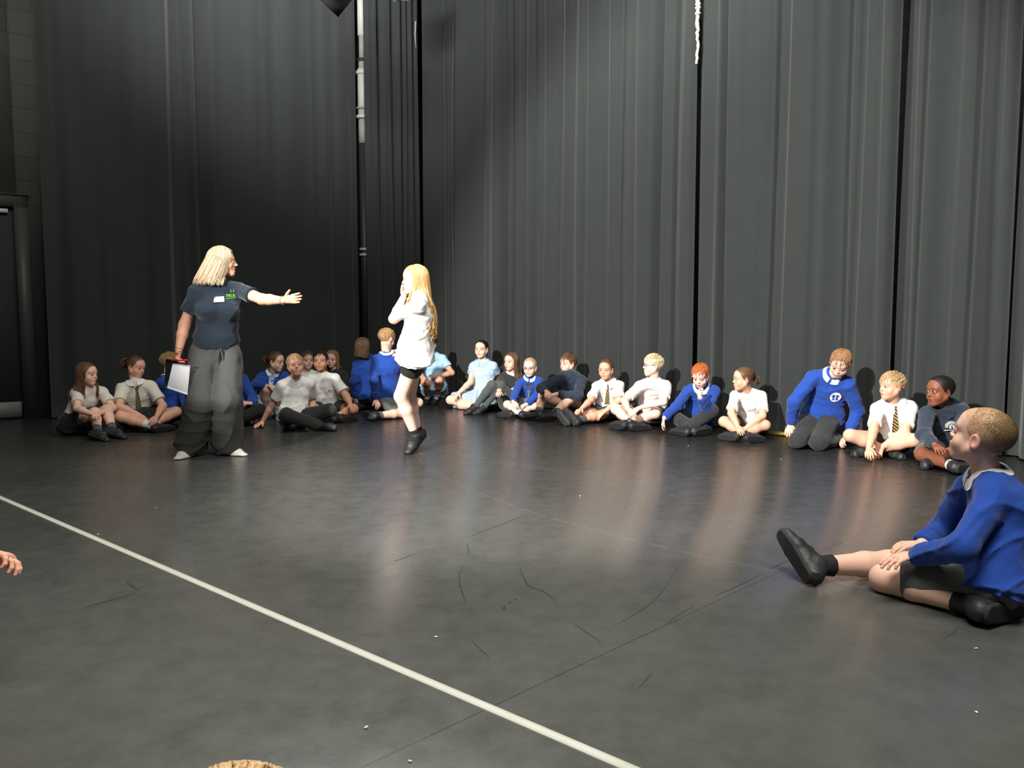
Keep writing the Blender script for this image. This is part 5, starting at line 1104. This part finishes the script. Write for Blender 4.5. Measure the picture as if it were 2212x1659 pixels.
person('red-haired boy in a royal blue jumper with his hand over his mouth',
    dict(pe=(1508, 900, .08), nb=(1518, 840, -.02), hd=(1513, 812, -.06), sa=(1484, 847, -.02), sb=(1544, 846, .0), ea=(1461, 878, -.12), eb=(1528, 884, -.16), wa=(1436, 901, -.2), wb=(1512, 858, -.24), fa=(1428, 921, -.24), fb=(1505, 836, -.20),
         ka=(1452, 896, -.18), kb=(1538, 888, -.14), aa=(1500, 920, -.34), ab=(1484, 926, -.30), ta=(1524, 925, -.36), tb=(1458, 926, -.30)), 7.5, 1.02, look=(-14, -26, 0), front=-6, skin='pale', H=.216,
    hair=('short', 'ginger', hairk(fringe=.45, messy=.8)), top=('long', 'blue'), bottom=('trousers', 'charcoal'), socks='sockblack', collar='white', group=GR, badge=emblem(.055, -.11, .030, 'ring'), palmB='head', curlB=.9, slouch=2., lens={'penb': .36}, ground=('pe', 'aa:.048', 'ab:.048', 'tb:.035', 'fa:.02'))
person('girl with curly brown ponytail in white t-shirt, hands on her crossed shins',
    dict(pe=(1622, 908, .06), nb=(1616, 848, 0), hd=(1605, 820, -.02), sa=(1585, 856, -.03), sb=(1648, 855, .03), ea=(1580, 893, -.08), eb=(1648, 898, -.06), wa=(1594, 922, -.26), wb=(1612, 924, -.28), fa=(1602, 936, -.32), fb=(1596, 940, -.36),
         ka=(1562, 910, -.16), kb=(1656, 918, -.14), aa=(1614, 938, -.34), ab=(1592, 936, -.26), ta=(1645, 947, -.40), tb=(1558, 939, -.28)), 7.1, .92, look=(-70, 0, 0), front=-15, skin='warm', H=.208,
    hair=('bun', 'brown', hairk(length=.12, tail=(0, -.115, .02), messy=2)), top=('tee', 'white', .78), bottom=('shorts', 'charcoal', .45), socks='sockblack', sockh=.18, group=GR, badge=emblem(.05, -.19, .014, 'small'))
person('tall boy kneeling in a royal blue jumper with a round white badge, looking down',
    dict(pe=(1776, 900, .12), nb=(1795, 812, -.02), hd=(1815, 786, -.06), sa=(1751, 816, -.02), sb=(1838, 832, .0), ea=(1716, 868, -.04), eb=(1853, 886, -.02), wa=(1707, 918, -.04), wb=(1834, 938, -.14), fa=(1702, 940, -.06), fb=(1808, 964, -.26),
         ka=(1725, 948, -.22), kb=(1768, 955, -.26), aa=(1735, 944, .10), ab=(1812, 950, .04), ta=(1732, 938, .22), tb=(1830, 942, .12)), 6.6, 1.08, look=(-14, -34, 14), front=-6, skin='fair', H=.218,
    hair=('short', 'lightbrown', hairk(fringe=.1, messy=.6)), top=('long', 'blue'), bottom=('trousers', 'charcoal'), socks='sockblack', collar='white', group=GR, badge=emblem(.062, -.135, .040, 'globe'), ground=('ka:.062', 'kb:.062', 'aa:.05', 'ab:.05', 'pe:.24', 'fb:.02'), palmB='down', palmA='down', curlB=.5, slouch=1.4, w=1.06)
person('boy with tousled blond fringe in white shirt and striped tie, hands down in front',
    dict(pe=(1928, 948, .08), nb=(1926, 874, 0), hd=(1926, 836, 0), sa=(1897, 884, -.02), sb=(1967, 882, .02), ea=(1887, 929, -.08), eb=(1957, 930, -.06), wa=(1877, 968, -.24), wb=(1903, 968, -.28), fa=(1877, 988, -.32), fb=(1890, 992, -.38),
         ka=(1838, 942, -.20), kb=(1976, 950, -.14), aa=(1914, 980, -.28), ab=(1884, 976, -.24), ta=(1936, 986, -.42), tb=(1852, 980, -.26)), 6.25, .98, look=(-52, 2, 0), front=-12, skin='warm', H=.214,
    hair=('short', 'blonde', hairk(fringe=.7, messy=1.6)), top=('tee', 'white', .74), bottom=('shorts', 'charcoal', .4), socks='sockblack', sockh=.15, collar='white', tie=1.1, group=GR, curlA=.6, curlB=.6)
person('boy with cropped black hair in navy hoodie with white arch emblem',
    dict(pe=(2045, 960, .08), nb=(2040, 882, 0), hd=(2030, 846, 0), sa=(2004, 892, -.02), sb=(2078, 890, .02), ea=(1996, 938, -.06), eb=(2090, 938, -.02), wa=(2020, 962, -.2), wb=(2066, 966, -.2), fa=(2034, 974, -.26), fb=(2050, 976, -.26),
         ka=(1992, 982, -.26), kb=(2098, 968, -.10), aa=(2062, 1004, -.30), ab=(2030, 990, -.24), ta=(2092, 1010, -.28), tb=(2010, 992, -.24)), 5.7, 1.0, look=(-48, 0, 0), front=-8, skin='dark', H=.222,
    hair=('afro', 'afro', hairk(scalp=.92)), top=('hoodie', 'navy'), bottom=('shorts', 'grey', .85), socks='sockwhite', sockh=.16, hood=True, group=GR, badge=emblem(.005, -.115, .045, 'arch'), eye=(.02, .012, .01))
# ---- two children only just in the frame
person('child just outside the left edge, only a curled hand visible over the floor',
    dict(pe=(-330, 1330, .05), nb=(-300, 1010, 0), hd=(-280, 890, 0), sa=(-300, 1040, -.13), sb=(-290, 1030, .13), ea=(-170, 1172, -.12), eb=(-190, 1140, .14), wa=(-30, 1194, -.02), wb=(-80, 1180, .16), fa=(66, 1212, .0), fb=(-20, 1172, .2),
         ka=(-90, 1260, -.08), kb=(-90, 1225, .16), aa=(-150, 1470, -.08), ab=(-140, 1425, .16), ta=(-60, 1500, -.08), tb=(-60, 1455, .16)), 2.1, 1.0, look=(85, 0, 0), front=85, skin='warm', near=True, ground=('pe', 'aa:.07', 'ab:.07', 'ta:.033', 'tb:.033'), hair=('short', 'brown', {}), top=('tee', 'white'), bottom=('shorts', 'grey', .7), curlA=.6, palmA='body')
def w2j(d, Y0):
    o = {}
    for k, v in d.items():
        pr, _ = project(np.array(v, float)); o[k] = (pr[0], pr[1], v[1]-Y0)
    return o
person('blond child at the bottom edge of the frame, only the crown showing',
    w2j(dict(pe=(-.22, .42, .10), nb=(-.213, .50, .47), hd=(-.215, .57, .594), sa=(-.34, .50, .45), sb=(-.09, .50, .45), ea=(-.40, .60, .25), eb=(-.03, .60, .25), wa=(-.32, .76, .17), wb=(-.11, .76, .17), fa=(-.26, .86, .14), fb=(-.17, .86, .14),
             ka=(-.50, .62, .14), kb=(.06, .62, .14), aa=(-.16, .80, .05), ab=(-.28, .76, .05), ta=(-.02, .82, .04), tb=(-.42, .78, .04)), .5), .5, .95, look=(175, -6, 0), front=180, skin='fair', hair=('short', 'blonde', hairk(messy=.4)), top=('long', 'blue'), bottom=('shorts', 'grey'), collar='white')
